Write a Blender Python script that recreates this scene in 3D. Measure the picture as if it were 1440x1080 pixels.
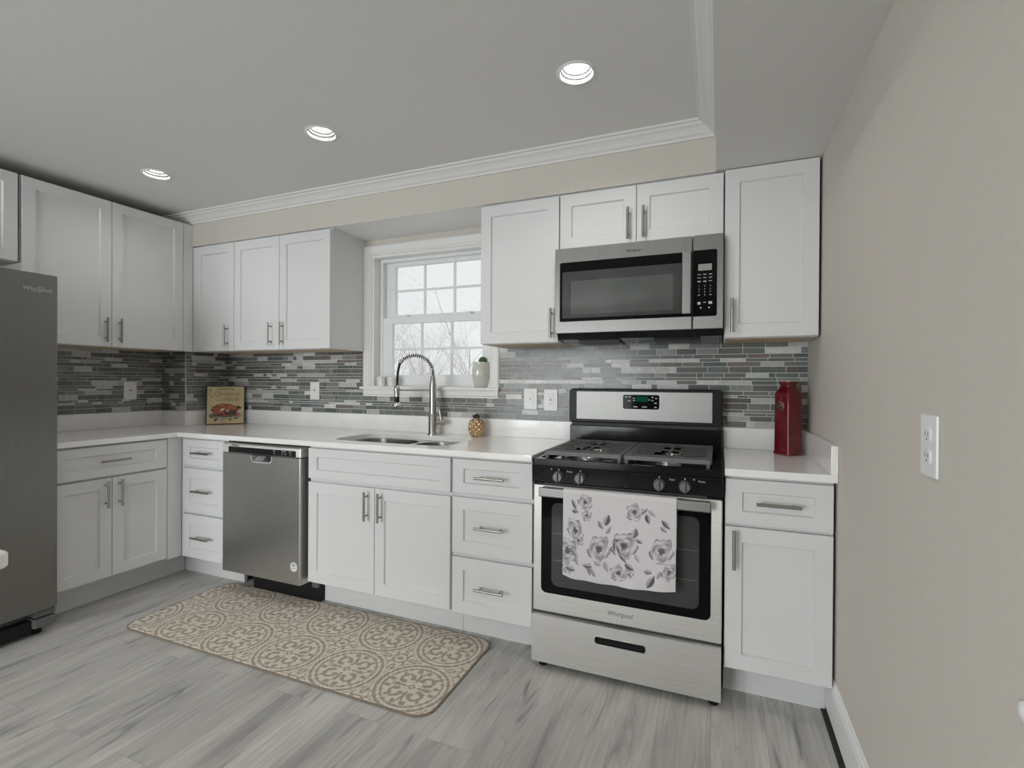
import bpy, bmesh, math, random
import numpy as np
from mathutils import Matrix, Vector
from mathutils.geometry import tessellate_polygon
for o in list(bpy.data.objects): bpy.data.objects.remove(o, do_unlink=True)
SC = bpy.context.scene
COL = SC.collection
PI = math.pi
R = math.radians

# ---------------------------------------------------------------- camera
yaw, pit, rol, FPX = R(22.4338), R(-0.245), R(0.3355), 702.35
fw = Vector((-math.sin(yaw)*math.cos(pit), math.cos(yaw)*math.cos(pit), math.sin(pit)))
rt0 = Vector((math.cos(yaw), math.sin(yaw), 0)); up0 = rt0.cross(fw)
rt = math.cos(rol)*rt0 + math.sin(rol)*up0
up = math.cos(rol)*up0 - math.sin(rol)*rt0
cd = bpy.data.cameras.new('camera'); cam = bpy.data.objects.new('camera', cd); COL.objects.link(cam)
cd.sensor_width = 36.0; cd.sensor_fit = 'HORIZONTAL'; cd.lens = FPX/1440*36
cd.clip_start = .05; cd.clip_end = 300
M = Matrix.Identity(4)
for i in range(3):
    M[i][0] = rt[i]; M[i][1] = up[i]; M[i][2] = -fw[i]
M[0][3], M[1][3], M[2][3] = 0.7368, -2.6882, 1.2304
cam.matrix_world = M
SC.camera = cam

# ---------------------------------------------------------------- sky, exposure
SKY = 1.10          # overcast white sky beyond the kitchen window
REAR_FILL = 12.0       # sky strength behind the camera, raised as fill
CAN = 92.0         # radiance of each recessed lamp's lens
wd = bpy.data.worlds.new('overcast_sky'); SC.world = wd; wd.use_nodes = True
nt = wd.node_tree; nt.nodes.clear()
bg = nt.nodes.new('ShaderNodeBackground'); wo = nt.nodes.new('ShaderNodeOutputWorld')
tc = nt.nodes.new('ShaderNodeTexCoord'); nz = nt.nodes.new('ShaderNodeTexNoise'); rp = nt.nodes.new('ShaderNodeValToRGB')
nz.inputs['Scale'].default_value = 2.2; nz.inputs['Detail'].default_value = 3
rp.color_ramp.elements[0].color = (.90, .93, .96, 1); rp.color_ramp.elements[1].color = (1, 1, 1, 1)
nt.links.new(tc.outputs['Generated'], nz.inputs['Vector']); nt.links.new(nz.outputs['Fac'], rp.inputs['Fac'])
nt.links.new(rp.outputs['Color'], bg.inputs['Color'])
# sky behind the camera is brightened as added fill for the cabinet fronts
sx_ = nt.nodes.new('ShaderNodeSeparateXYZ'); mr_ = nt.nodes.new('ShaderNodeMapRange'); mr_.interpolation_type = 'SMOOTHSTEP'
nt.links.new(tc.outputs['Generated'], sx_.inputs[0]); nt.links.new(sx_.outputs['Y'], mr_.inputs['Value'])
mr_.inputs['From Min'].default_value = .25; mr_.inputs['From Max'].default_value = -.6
mr_.inputs['To Min'].default_value = SKY; mr_.inputs['To Max'].default_value = REAR_FILL
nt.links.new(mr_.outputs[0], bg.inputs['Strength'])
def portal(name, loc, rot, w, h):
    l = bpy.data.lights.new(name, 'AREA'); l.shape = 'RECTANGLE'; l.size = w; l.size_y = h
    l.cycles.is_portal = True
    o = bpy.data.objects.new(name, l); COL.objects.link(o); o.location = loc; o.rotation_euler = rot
portal('daylight_portal', (-1.63, -5.72, 1.125), (PI/2, 0, 0), 2.3, 2.15)  # sampling portal in the added rear door
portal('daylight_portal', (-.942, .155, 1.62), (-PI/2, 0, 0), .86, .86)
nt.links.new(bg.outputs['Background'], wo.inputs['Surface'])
vs = SC.view_settings
vs.view_transform = 'Standard'; vs.look = 'None'; vs.exposure = -0.22; vs.gamma = 1.0; vs.use_curve_mapping = False

# ---------------------------------------------------------------- main measures (metres)
XL, XR, YB, YREAR = -2.96, 1.125, 0.0, -5.6
FZ, CZ = 0.007, 2.37              # floor, ceiling
BASE_Y, UP_Y = -.641, -.329       # door fronts of base and wall cabinets
CT0, CT1 = .884, .912             # countertop
SPL = 1.0134                      # top of the low quartz splash
UB, UT, UTL = 1.426, 2.147, 2.30  # wall cabinet bottoms and tops
BASE_XL, UP_XL = -2.311, -2.635   # fronts of the cabinets on the left wall
CHX, CHY = -2.706, -.326          # boxed chase in the corner
BULK = .722                       # bulkhead's left face
SOF = 2.155

# ---------------------------------------------------------------- materials
def new_mat(name):
    m = bpy.data.materials.new(name); m.use_nodes = True
    n = m.node_tree; n.nodes.clear()
    out = n.nodes.new('ShaderNodeOutputMaterial'); p = n.nodes.new('ShaderNodeBsdfPrincipled')
    n.links.new(p.outputs[0], out.inputs[0])
    return m, n, p, out
def mat(name, col, rough=.5, metal=0., spec=.5, noise=(30., .04), bump=None, stretch=None, coat=0., aniso=0.):
    m, n, p, out = new_mat(name)
    tc = n.nodes.new('ShaderNodeTexCoord'); mp = n.nodes.new('ShaderNodeMapping')
    n.links.new(tc.outputs['Object'], mp.inputs['Vector'])
    if stretch: mp.inputs['Scale'].default_value = stretch
    t = n.nodes.new('ShaderNodeTexNoise'); t.inputs['Scale'].default_value = noise[0]; t.inputs['Detail'].default_value = 4
    n.links.new(mp.outputs[0], t.inputs['Vector'])
    r = n.nodes.new('ShaderNodeValToRGB'); k = noise[1]
    r.color_ramp.elements[0].position = .3; r.color_ramp.elements[1].position = .7
    r.color_ramp.elements[0].color = tuple(c*(1-k) for c in col)+(1,)
    r.color_ramp.elements[1].color = tuple(min(1, c*(1+k)) for c in col)+(1,)
    n.links.new(t.outputs['Fac'], r.inputs['Fac']); n.links.new(r.outputs['Color'], p.inputs['Base Color'])
    p.inputs['Roughness'].default_value = rough; p.inputs['Metallic'].default_value = metal
    p.inputs['Specular IOR Level'].default_value = spec; p.inputs['Coat Weight'].default_value = coat
    p.inputs['Anisotropic'].default_value = aniso
    if bump:
        b = n.nodes.new('ShaderNodeBump'); b.inputs['Strength'].default_value = bump[1]; b.inputs['Distance'].default_value = .002
        t2 = n.nodes.new('ShaderNodeTexNoise'); t2.inputs['Scale'].default_value = bump[0]
        n.links.new(mp.outputs[0], t2.inputs['Vector']); n.links.new(t2.outputs['Fac'], b.inputs['Height']); n.links.new(b.outputs[0], p.inputs['Normal'])
    return m
def attr_mat(name, attr, rough=.5, spec=.5, noise=(60., .08), bump=None):
    m, n, p, out = new_mat(name)
    a = n.nodes.new('ShaderNodeAttribute'); a.attribute_name = attr
    tc = n.nodes.new('ShaderNodeTexCoord'); t = n.nodes.new('ShaderNodeTexNoise'); t.inputs['Scale'].default_value = noise[0]; t.inputs['Detail'].default_value = 5
    n.links.new(tc.outputs['Object'], t.inputs['Vector'])
    mr = n.nodes.new('ShaderNodeMapRange'); mr.inputs['From Min'].default_value = .25; mr.inputs['From Max'].default_value = .75
    mr.inputs['To Min'].default_value = 1-noise[1]; mr.inputs['To Max'].default_value = 1+noise[1]
    n.links.new(t.outputs['Fac'], mr.inputs['Value'])
    mx = n.nodes.new('ShaderNodeVectorMath'); mx.operation = 'SCALE'
    n.links.new(a.outputs['Color'], mx.inputs[0]); n.links.new(mr.outputs[0], mx.inputs['Scale']); n.links.new(mx.outputs[0], p.inputs['Base Color'])
    p.inputs['Roughness'].default_value = rough; p.inputs['Specular IOR Level'].default_value = spec
    if bump:
        b = n.nodes.new('ShaderNodeBump'); b.inputs['Strength'].default_value = bump[1]; b.inputs['Distance'].default_value = .002
        t2 = n.nodes.new('ShaderNodeTexNoise'); t2.inputs['Scale'].default_value = bump[0]
        n.links.new(tc.outputs['Object'], t2.inputs['Vector']); n.links.new(t2.outputs['Fac'], b.inputs['Height']); n.links.new(b.outputs[0], p.inputs['Normal'])
    return m
def emit_mat(name, col, s):
    m = bpy.data.materials.new(name); m.use_nodes = True; n = m.node_tree; n.nodes.clear()
    e = n.nodes.new('ShaderNodeEmission'); o = n.nodes.new('ShaderNodeOutputMaterial')
    e.inputs['Color'].default_value = col+(1,); e.inputs['Strength'].default_value = s; n.links.new(e.outputs[0], o.inputs[0])
    return m
def pane_mat(name):
    m = bpy.data.materials.new(name); m.use_nodes = True; n = m.node_tree; n.nodes.clear()
    o = n.nodes.new('ShaderNodeOutputMaterial'); t = n.nodes.new('ShaderNodeBsdfTransparent'); g = n.nodes.new('ShaderNodeBsdfGlossy')
    g.inputs['Roughness'].default_value = .02; mx = n.nodes.new('ShaderNodeMixShader'); mx.inputs[0].default_value = .025
    t.inputs['Color'].default_value = (.97, .985, .98, 1)
    n.links.new(t.outputs[0], mx.inputs[1]); n.links.new(g.outputs[0], mx.inputs[2]); n.links.new(mx.outputs[0], o.inputs[0])
    return m
def floor_mat():
    m, n, p, out = new_mat('grey_oak_vinyl_planks')
    L = n.links.new
    tc = n.nodes.new('ShaderNodeTexCoord'); sp = n.nodes.new('ShaderNodeSeparateXYZ'); cb = n.nodes.new('ShaderNodeCombineXYZ')
    L(tc.outputs['Object'], sp.inputs[0]); L(sp.outputs['Y'], cb.inputs['X']); L(sp.outputs['X'], cb.inputs['Y'])
    br = n.nodes.new('ShaderNodeTexBrick'); br.offset = .37; br.offset_frequency = 2
    br.inputs['Scale'].default_value = 1; br.inputs['Brick Width'].default_value = 1.22; br.inputs['Row Height'].default_value = .18
    br.inputs['Mortar Size'].default_value = .0012; br.inputs['Mortar Smooth'].default_value = .3
    br.inputs['Color1'].default_value = (0, 0, 0, 1); br.inputs['Color2'].default_value = (1, 1, 1, 1); br.inputs['Mortar'].default_value = (.3, .3, .3, 1)
    L(cb.outputs[0], br.inputs['Vector'])
    # per-plank offset so that the grain breaks at the joints
    off = n.nodes.new('ShaderNodeVectorMath'); off.operation = 'MULTIPLY_ADD'; off.inputs[1].default_value = (7.3, 3.1, 0)
    L(br.outputs['Color'], off.inputs[0]); L(cb.outputs[0], off.inputs[2])
    def streak(sx, sy, scale, detail, dist):
        mp = n.nodes.new('ShaderNodeMapping'); mp.inputs['Scale'].default_value = (sx, sy, 1); L(off.outputs[0], mp.inputs['Vector'])
        t = n.nodes.new('ShaderNodeTexNoise'); t.inputs['Scale'].default_value = scale; t.inputs['Detail'].default_value = detail; t.inputs['Distortion'].default_value = dist
        L(mp.outputs[0], t.inputs['Vector']); return t.outputs['Fac']
    fine = streak(2.5, 55, 1.6, 6, .2); broad = streak(1.1, 7, 1.3, 4, .9); knot = streak(2.2, 14, 1.1, 3, 1.4)
    r1 = n.nodes.new('ShaderNodeValToRGB'); e = r1.color_ramp.elements
    e[0].position = .28; e[0].color = (.37, .358, .342, 1); e[1].position = .72; e[1].color = (.60, .582, .553, 1)
    x = e.new(.5); x.color = (.51, .496, .472, 1)
    L(broad, r1.inputs['Fac'])
    r2 = n.nodes.new('ShaderNodeMapRange'); r2.inputs['From Min'].default_value = .3; r2.inputs['From Max'].default_value = .7; r2.inputs['To Min'].default_value = .86; r2.inputs['To Max'].default_value = 1.1
    L(fine, r2.inputs['Value'])
    r3 = n.nodes.new('ShaderNodeMapRange'); r3.inputs['From Min'].default_value = .27; r3.inputs['From Max'].default_value = .42; r3.inputs['To Min'].default_value = .55; r3.inputs['To Max'].default_value = 1
    L(knot, r3.inputs['Value'])
    bv = n.nodes.new('ShaderNodeMapRange'); bv.inputs['To Min'].default_value = .90; bv.inputs['To Max'].default_value = 1.08; L(br.outputs['Color'], bv.inputs['Value'])
    ms = n.nodes.new('ShaderNodeMapRange'); ms.inputs['To Min'].default_value = 1; ms.inputs['To Max'].default_value = .8; L(br.outputs['Fac'], ms.inputs['Value'])
    cur = r1.outputs['Color']
    for s in (r2, r3, bv, ms):
        v = n.nodes.new('ShaderNodeVectorMath'); v.operation = 'SCALE'; L(cur, v.inputs[0]); L(s.outputs[0], v.inputs['Scale']); cur = v.outputs[0]
    L(cur, p.inputs['Base Color']); p.inputs['Roughness'].default_value = .38; p.inputs['Specular IOR Level'].default_value = .4
    b = n.nodes.new('ShaderNodeBump'); b.inputs['Strength'].default_value = .12; b.inputs['Distance'].default_value = .001; L(fine, b.inputs['Height']); L(b.outputs[0], p.inputs['Normal'])
    return m
MT = {}
MT['cab'] = mat('white_cabinet_lacquer', (.71, .71, .715), .5, spec=.22, noise=(3, .01))
MT['trim'] = mat('white_trim_paint', (.80, .80, .79), .35, noise=(5, .01))
MT['wall'] = mat('greige_wall_paint', (.595, .558, .508), .75, noise=(60, .015), bump=(420, .05))
MT['ceil'] = mat('ceiling_paint', (.73, .722, .708), .8, noise=(50, .01), bump=(350, .05))
MT['quartz'] = mat('white_quartz', (.90, .89, .88), .09, noise=(9, .035))
MT['steel'] = mat('brushed_stainless', (.78, .765, .745), .48, 1, noise=(6, .05), stretch=(1, 1, 40), aniso=.5)
MT['steelp'] = mat('satin_stainless_panel', (.26, .256, .25), .42, 1, noise=(6, .05), stretch=(40, 40, 1), aniso=.5)
MT['steelv'] = mat('brushed_stainless_upright', (.50, .49, .475), .33, 1, noise=(6, .05), stretch=(40, 40, 1), aniso=.5)
MT['steelh'] = mat('satin_steel_bar', (.27, .265, .26), .42, 1, noise=(6, .05), stretch=(1, 1, 40))
MT['dark_steel'] = mat('dark_stainless', (.24, .235, .225), .34, 1, noise=(6, .05), stretch=(40, 40, 1), aniso=.4)
MT['pull'] = mat('satin_nickel_pull', (.36, .34, .315), .32, 1, noise=(40, .04))
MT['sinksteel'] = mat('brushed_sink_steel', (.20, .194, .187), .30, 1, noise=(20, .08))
MT['wood'] = mat('birch_cabinet_underside', (.60, .47, .34), .6, noise=(12, .12), stretch=(1, 14, 1))
MT['nickel'] = mat('brushed_nickel', (.48, .46, .43), .28, 1, noise=(40, .04))
MT['chrome'] = mat('polished_chrome', (.78, .78, .78), .08, 1, noise=(20, .02))
MT['black'] = mat('black_enamel', (.008, .008, .009), .12, spec=.28, noise=(20, .1))
MT['bplas'] = mat('black_plastic', (.014, .014, .015), .38, spec=.2, noise=(40, .1))
MT['bglass'] = mat('black_glass', (.006, .006, .007), .06, spec=.08, noise=(20, .1))
MT['gglass'] = mat('smoked_glass', (.055, .058, .057), .08, spec=.3, noise=(10, .1))
MT['iron'] = mat('grey_cast_iron', (.15, .145, .15), .5, noise=(120, .15), bump=(300, .2), spec=.6)
MT['knob'] = mat('grey_metal_knob', (.16, .16, .165), .35, .3, noise=(60, .05))
MT['alu'] = mat('cast_aluminium', (.62, .61, .58), .35, 1, noise=(60, .06))
MT['grey'] = mat('grey_plastic', (.13, .13, .13), .45, noise=(40, .05))
MT['ink'] = mat('dark_print', (.05, .05, .055), .5, noise=(80, .05))
MT['print'] = mat('pale_print', (.55, .55, .55), .5, noise=(80, .05))
MT['ltgrey'] = mat('lcd_grey', (.30, .32, .30), .3, noise=(80, .03))
MT['green'] = emit_mat('green_led_display', (.01, .10, .05), .6)
MT['plate'] = mat('white_plastic', (.82, .82, .82), .3, noise=(20, .01))
MT['slot'] = mat('dark_slot', (.03, .03, .03), .6, noise=(20, .1))
MT['redbtn'] = mat('red_button', (.45, .03, .03), .4, noise=(20, .05))
MT['redglaze'] = mat('deep_red_glaze', (.125, .006, .012), .08, noise=(14, .25), coat=.3)
MT['gold'] = mat('antique_gold', (.62, .45, .27), .38, 1, noise=(50, .2))
MT['blackbead'] = mat('black_beads', (.02, .02, .022), .25, noise=(50, .2))
MT['floor'] = floor_mat()
MT['baffle'] = mat('grey_lamp_baffle', (.016, .016, .016), .6, noise=(80, .05))
MT['silver'] = mat('bright_silver_trim', (.70, .70, .70), .25, .4, noise=(40, .03))
MT['absorber'] = mat('dark_bounce_absorber', (.045, .045, .048), .95, noise=(200, .3), bump=(400, .6))
MT['tile'] = attr_mat('mosaic_tiles', 'tint', .22, .4, noise=(70, .14), bump=(60, .12))
MT['grout'] = mat('pale_grout', (.70, .69, .67), .8, noise=(200, .08))
MT['rug'] = attr_mat('rug_pile', 'tint', .95, .1, noise=(700, .18), bump=(900, .8))
MT['rugedge'] = mat('taupe_rug_binding', (.25, .21, .17), .9, noise=(300, .15), bump=(500, .5))
MT['towel'] = attr_mat('floral_waffle_cloth', 'tint', .9, .15, noise=(500, .06), bump=(700, .5))
MT['lens'] = emit_mat('lit_lamp_lens', (1.0, .965, .92), CAN)
MT['lens_strong'] = emit_mat('brightly_lit_lamp_lens', (1.0, .965, .92), 195.0)
MT['pane'] = pane_mat('clear_window_glass')
MT['vinyl'] = mat('white_window_vinyl', (.80, .81, .81), .3, noise=(10, .01))
MT['ceramic'] = mat('pale_glazed_ceramic', (.64, .63, .585), .12, noise=(22, .10), coat=.4)
MT['cup'] = mat('mottled_white_glass', (.72, .73, .70), .25, noise=(60, .18))
MT['cactus'] = mat('cactus_green', (.05, .13, .045), .6, noise=(80, .35), bump=(200, .6))
MT['soil'] = mat('pale_pebbles', (.45, .46, .40), .8, noise=(150, .4), bump=(150, 1))
MT['bark'] = mat('pale_grey_bark', (.075, .068, .066), .9, noise=(20, .25))
MT['ground'] = mat('winter_ground', (.16, .145, .13), .95, noise=(3, .3))
MT['cover'] = mat('cream_book_cover', (.62, .50, .29), .3, noise=(25, .12))
MT['bookedge'] = mat('dark_book_board', (.035, .02, .018), .5, noise=(25, .1))
MT['pages'] = mat('book_pages', (.7, .66, .56), .8, noise=(300, .1))
MT['roast'] = mat('roast_brown', (.36, .10, .05), .4, noise=(45, .55))
MT['roastdark'] = mat('roast_dark', (.10, .035, .03), .4, noise=(60, .6))
MT['leaf'] = mat('herb_green', (.10, .12, .04), .6, noise=(60, .5))
MT['platter'] = mat('platter_grey', (.38, .33, .26), .4, noise=(30, .2))
MT['title'] = mat('title_ink', (.30, .13, .05), .5, noise=(30, .2))
MT['halo'] = mat('title_cream', (.75, .66, .45), .5, noise=(30, .1))
MT['whitepaint'] = mat('white_printed_disc', (.80, .79, .78), .5, noise=(40, .02))

# ---------------------------------------------------------------- mesh helpers
def rr(x0, x1, y0, y1, r, n=6):
    if not isinstance(r, (tuple, list)): r = (r,)*4
    pts = []
    for (cx, cy, a, q) in ((x1, y1, 0, r[0]), (x0, y1, 90, r[1]), (x0, y0, 180, r[2]), (x1, y0, 270, r[3])):
        sx = -1 if cx == x1 else 1; sy = -1 if cy == y1 else 1
        if q <= 0: pts.append((cx, cy)); continue
        for i in range(n+1):
            t = R(a+90*i/n); pts.append((cx+sx*q+q*math.cos(t), cy+sy*q+q*math.sin(t)))
    return pts
class MB:
    def __init__(s): s.v = []; s.f = []; s.mi = []; s.X = None
    def add(s, vs, fs, m=0):
        b = len(s.v)
        for p in vs: s.v.append(tuple(s.X @ Vector(p)) if s.X else tuple(p))
        for f in fs: s.f.append(tuple(i+b for i in f)); s.mi.append(m)
        return s
    def box(s, x0, x1, y0, y1, z0, z1, m=0):
        return s.add([(x0,y0,z0),(x1,y0,z0),(x1,y1,z0),(x0,y1,z0),(x0,y0,z1),(x1,y0,z1),(x1,y1,z1),(x0,y1,z1)],
                     [(0,3,2,1),(4,5,6,7),(0,1,5,4),(1,2,6,5),(2,3,7,6),(3,0,4,7)], m)
    def _ax(s, p, ax, d): return {'x': (d, p[0], p[1]), 'y': (p[0], d, p[1]), 'z': (p[0], p[1], d)}[ax]
    def prism(s, poly, ax, a, b, m=0):
        n = len(poly)
        return s.add([s._ax(p, ax, a) for p in poly]+[s._ax(p, ax, b) for p in poly],
                     [tuple(range(n))[::-1], tuple(range(n, 2*n))]+[(i, (i+1) % n, (i+1) % n+n, i+n) for i in range(n)], m)
    def plate(s, outer, holes, ax, a, b, m=0):
        loops = [outer]+holes
        tris = tessellate_polygon([[Vector((p[0], p[1], 0)) for p in l] for l in loops])
        flat = [p for l in loops for p in l]; n = len(flat)
        vs = [s._ax(p, ax, a) for p in flat]+[s._ax(p, ax, b) for p in flat]
        fs = [tuple(t) for t in tris]+[tuple(i+n for i in t[::-1]) for t in tris]
        o = 0
        for l in loops:
            k = len(l)
            for i in range(k): fs.append((o+i, o+(i+1) % k, o+(i+1) % k+n, o+i+n))
            o += k
        return s.add(vs, fs, m)
    def loft(s, rings, m=0, cap=(True, True), closed=True):
        n = len(rings[0]); vs = [p for r in rings for p in r]; fs = []
        for k in range(len(rings)-1):
            for i in range(n if closed else n-1):
                j = (i+1) % n; fs.append((k*n+i, k*n+j, (k+1)*n+j, (k+1)*n+i))
        if cap[0]: fs.append(tuple(range(n))[::-1])
        if cap[1]: fs.append(tuple((len(rings)-1)*n+i for i in range(n)))
        return s.add(vs, fs, m)
    def tube(s, pts, r, n=10, m=0, cap=True):
        pts = [Vector(p) for p in pts]; rs = r if isinstance(r, (list, tuple)) else [r]*len(pts)
        rings = []; ref = None
        for i, p in enumerate(pts):
            t = (pts[min(i+1, len(pts)-1)]-pts[max(i-1, 0)]).normalized()
            if ref is None:
                ref = Vector((0, 0, 1)) if abs(t.z) < .9 else Vector((1, 0, 0))
            u = (ref-t*ref.dot(t)).normalized(); w = t.cross(u); ref = u
            rings.append([tuple(p+rs[i]*(math.cos(2*PI*k/n)*u+math.sin(2*PI*k/n)*w)) for k in range(n)])
        return s.loft(rings, m, (cap, cap))
    def lathe(s, prof, c=(0, 0, 0), n=28, m=0, ax='z', cap=(True, True)):
        rings = []
        for r, h in prof:
            ring = []
            for k in range(n):
                a, b = r*math.cos(2*PI*k/n), r*math.sin(2*PI*k/n)
                q = {'z': (a, b, h), 'y': (a, h, b), 'x': (h, a, b)}[ax]
                ring.append((c[0]+q[0], c[1]+q[1], c[2]+q[2]))
            rings.append(ring)
        return s.loft(rings, m, cap)
    def ball(s, c, r, n=14, m=0):
        if not isinstance(r, (tuple, list)): r = (r,)*3
        rings = []
        for i in range(1, n):
            t = PI*i/n
            rings.append([(c[0]+r[0]*math.sin(t)*math.cos(2*PI*k/(2*n)), c[1]+r[1]*math.sin(t)*math.sin(2*PI*k/(2*n)), c[2]-r[2]*math.cos(t)) for k in range(2*n)])
        return s.loft(rings, m)
    def build(s, name, mats, parent=None, smooth=None, bevel=0, seg=2, loc=None, rot=None, world=False):
        me = bpy.data.meshes.new(name)
        me.from_pydata(s.v, [], s.f)
        if not isinstance(mats, (list, tuple)): mats = [mats]
        for m in mats: me.materials.append(MT[m] if isinstance(m, str) else m)
        me.polygons.foreach_set('material_index', s.mi)
        bm = bmesh.new(); bm.from_mesh(me); bmesh.ops.recalc_face_normals(bm, faces=bm.faces); bm.to_mesh(me); bm.free()
        if smooth:
            me.polygons.foreach_set('use_smooth', [True]*len(me.polygons)); me.set_sharp_from_angle(angle=R(smooth))
        me.update()
        o = bpy.data.objects.new(name, me); COL.objects.link(o)
        if parent: o.parent = parent
        if loc: o.location = loc
        if rot: o.rotation_euler = rot
        if bevel:
            b = o.modifiers.new('edge', 'BEVEL'); b.width = bevel; b.segments = seg; b.limit_method = 'ANGLE'; b.angle_limit = R(40)
        return o
def thing(name, label, cat, loc=(0, 0, 0), rotz=0, group=None):
    o = bpy.data.objects.new(name, None); COL.objects.link(o); o.empty_display_size = .1
    o.location = loc; o.rotation_euler = (0, 0, rotz); tag(o, label, cat, group); return o
def tag(o, label, cat, group=None, kind=None):
    o['label'] = label; o['category'] = cat
    if group: o['group'] = group
    if kind: o['kind'] = kind
    return o
def struct(o): o['kind'] = 'structure'; return o
def text(name, body, size, parent, loc, rot=(PI/2, 0, 0), m='ink', sx=1., depth=.0004, shear=0, bold=0.):
    c = bpy.data.curves.new(name, 'FONT'); c.body = body; c.size = size; c.extrude = depth; c.align_x = 'CENTER'; c.align_y = 'CENTER'; c.shear = shear; c.offset = bold
    t = bpy.data.objects.new(name+'_curve', c); COL.objects.link(t)
    me = bpy.data.meshes.new_from_object(t.evaluated_get(bpy.context.evaluated_depsgraph_get()))
    bpy.data.objects.remove(t, do_unlink=True); bpy.data.curves.remove(c)
    me.name = name; me.materials.clear(); me.materials.append(MT[m])
    o = bpy.data.objects.new(name, me); COL.objects.link(o); o.parent = parent
    o.location = loc; o.rotation_euler = rot; o.scale = (sx, 1, 1); return o
def paint(o, cols):
    me = o.data; a = me.color_attributes.new('tint', 'FLOAT_COLOR', 'POINT')
    c = np.ones((len(me.vertices), 4), np.float32); c[:, :3] = cols; a.data.foreach_set('color', c.ravel())

# ================================================================ the room
WX0, WX1, WZ0, WZ1 = -1.37, -.514, 1.195, 2.051        # window opening
struct(MB().box(XL-.15, XR+.15, YREAR-.15, .15, FZ-.1, FZ).build('floor', 'floor'))
REAR = [(.246, -2.65, 'round recessed ceiling light behind the camera near the bulkhead'), (-.958, -2.65, 'round recessed ceiling light behind the camera in mid room'), (-2.147, -2.65, 'round recessed ceiling light behind the camera by the left wall'),
        (.246, -4.4, 'round recessed ceiling light at the far rear near the bulkhead'), (-.958, -4.4, 'round recessed ceiling light at the far rear in mid room'), (-2.147, -4.4, 'round recessed ceiling light at the far rear by the left wall')]
HOLES = [[(x+.0595*math.cos(-2*PI*k/32), y+.0595*math.sin(-2*PI*k/32)) for k in range(32)] for x, y in [(.246, -.895), (-.958, -.895), (-2.147, -.880)]+[(q[0], q[1]) for q in REAR]]
struct(MB().plate([(XL-.15, YREAR-.15), (XR+.15, YREAR-.15), (XR+.15, .15), (XL-.15, .15)], HOLES, 'z', CZ, CZ+.12).build('ceiling', 'ceil'))
struct(MB().plate([(XL, FZ), (XR, FZ), (XR, CZ), (XL, CZ)], [[(WX0, WZ0), (WX0, WZ1), (WX1, WZ1), (WX1, WZ0)]], 'y', 0, .15).build('wall_back', 'wall'))
struct(MB().box(XR, XR+.15, YREAR, .15, FZ, CZ).build('wall_right', 'wall'))
struct(MB().box(XL-.15, XL, YREAR, .15, FZ, CZ).build('wall_left', 'wall'))
struct(MB().plate([(XL, FZ), (XR, FZ), (XR, CZ), (XL, CZ)], [[(-2.78, .05), (-2.78, 2.2), (-.48, 2.2), (-.48, .05)]], 'y', YREAR-.15, YREAR).build('wall_rear', 'wall'))
# dropped bulkhead along the right wall, soffit above the wall cabinets, boxed chase in the corner
struct(MB().box(BULK, XR, YREAR, -.001, 2.158, CZ).build('wall_bulkhead', 'ceil'))
b = MB(); b.prism([(XL, SOF), (XL, CZ), (BULK, CZ), (BULK, SOF)], 'y', UP_Y, -.001)
b.mi[-4:] = [0, 0, 0, 1]
struct(b.build('wall_soffit', ['wall', 'trim']))
struct(MB().box(XL, CHX, CHY, 0, FZ, SOF).build('wall_chase', 'wall'))
# crown moulding: along the soffit and back along the bulkhead
prof = [(0, .062), (.008, .062), (.010, .052), (.020, .046), (.030, .034), (.042, .024), (.054, .018), (.060, .010), (.072, .008), (.074, 0), (0, 0)]
rings = []
for (x, y, dx, dy) in ((XL, UP_Y, 0, -1), (BULK, UP_Y, -1, -1), (BULK, YREAR, -1, 0)):
    rings.append([(x+dx*p, y+dy*p, CZ-h) for p, h in prof])
struct(MB().loft(rings).build('trim_1', 'ceil'))
# baseboard on the right wall, with the dark gap below it
bp = [(0, .03), (.013, .03), (.013, .142), (.010, .150), (.010, .158), (.005, .164), (.005, .172), (0, .175)]
rb = MB()
rb.loft([[(XR-p, y, FZ+h) for p, h in bp] for y in (YREAR, -.515)])
struct(rb.build('baseboard_right', 'trim'))
struct(MB().box(XR-.024, XR, YREAR, -.50, FZ, FZ+.004).build('trim_2', 'slot'))
# unseen glazed door, added behind the camera to let the fill light in
d = MB().plate([(-2.78, .05), (-.48, .05), (-.48, 2.2), (-2.78, 2.2)], [[(-2.71, .12), (-2.71, 2.13), (-1.67, 2.13), (-1.67, .12)], [(-1.59, .12), (-1.59, 2.13), (-.55, 2.13), (-.55, .12)]], 'y', YREAR-.10, YREAR-.04)
door = struct(d.build('fill_door_1', 'vinyl'))
for a_ in (-2.71, -1.59): MB().box(a_, a_+1.04, YREAR-.075, YREAR-.07, .12, 2.13).build('door_glass', 'pane', door)

tag(MB().box(-2.7, .9, -5.45, -2.95, FZ, FZ+.012).build('bounce_absorber', 'absorber', bevel=.004), 'large unseen dark carpet in the rear of the room behind the camera', 'absorber')  # out of view; added to soak up floor bounce and darken the ceiling

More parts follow.
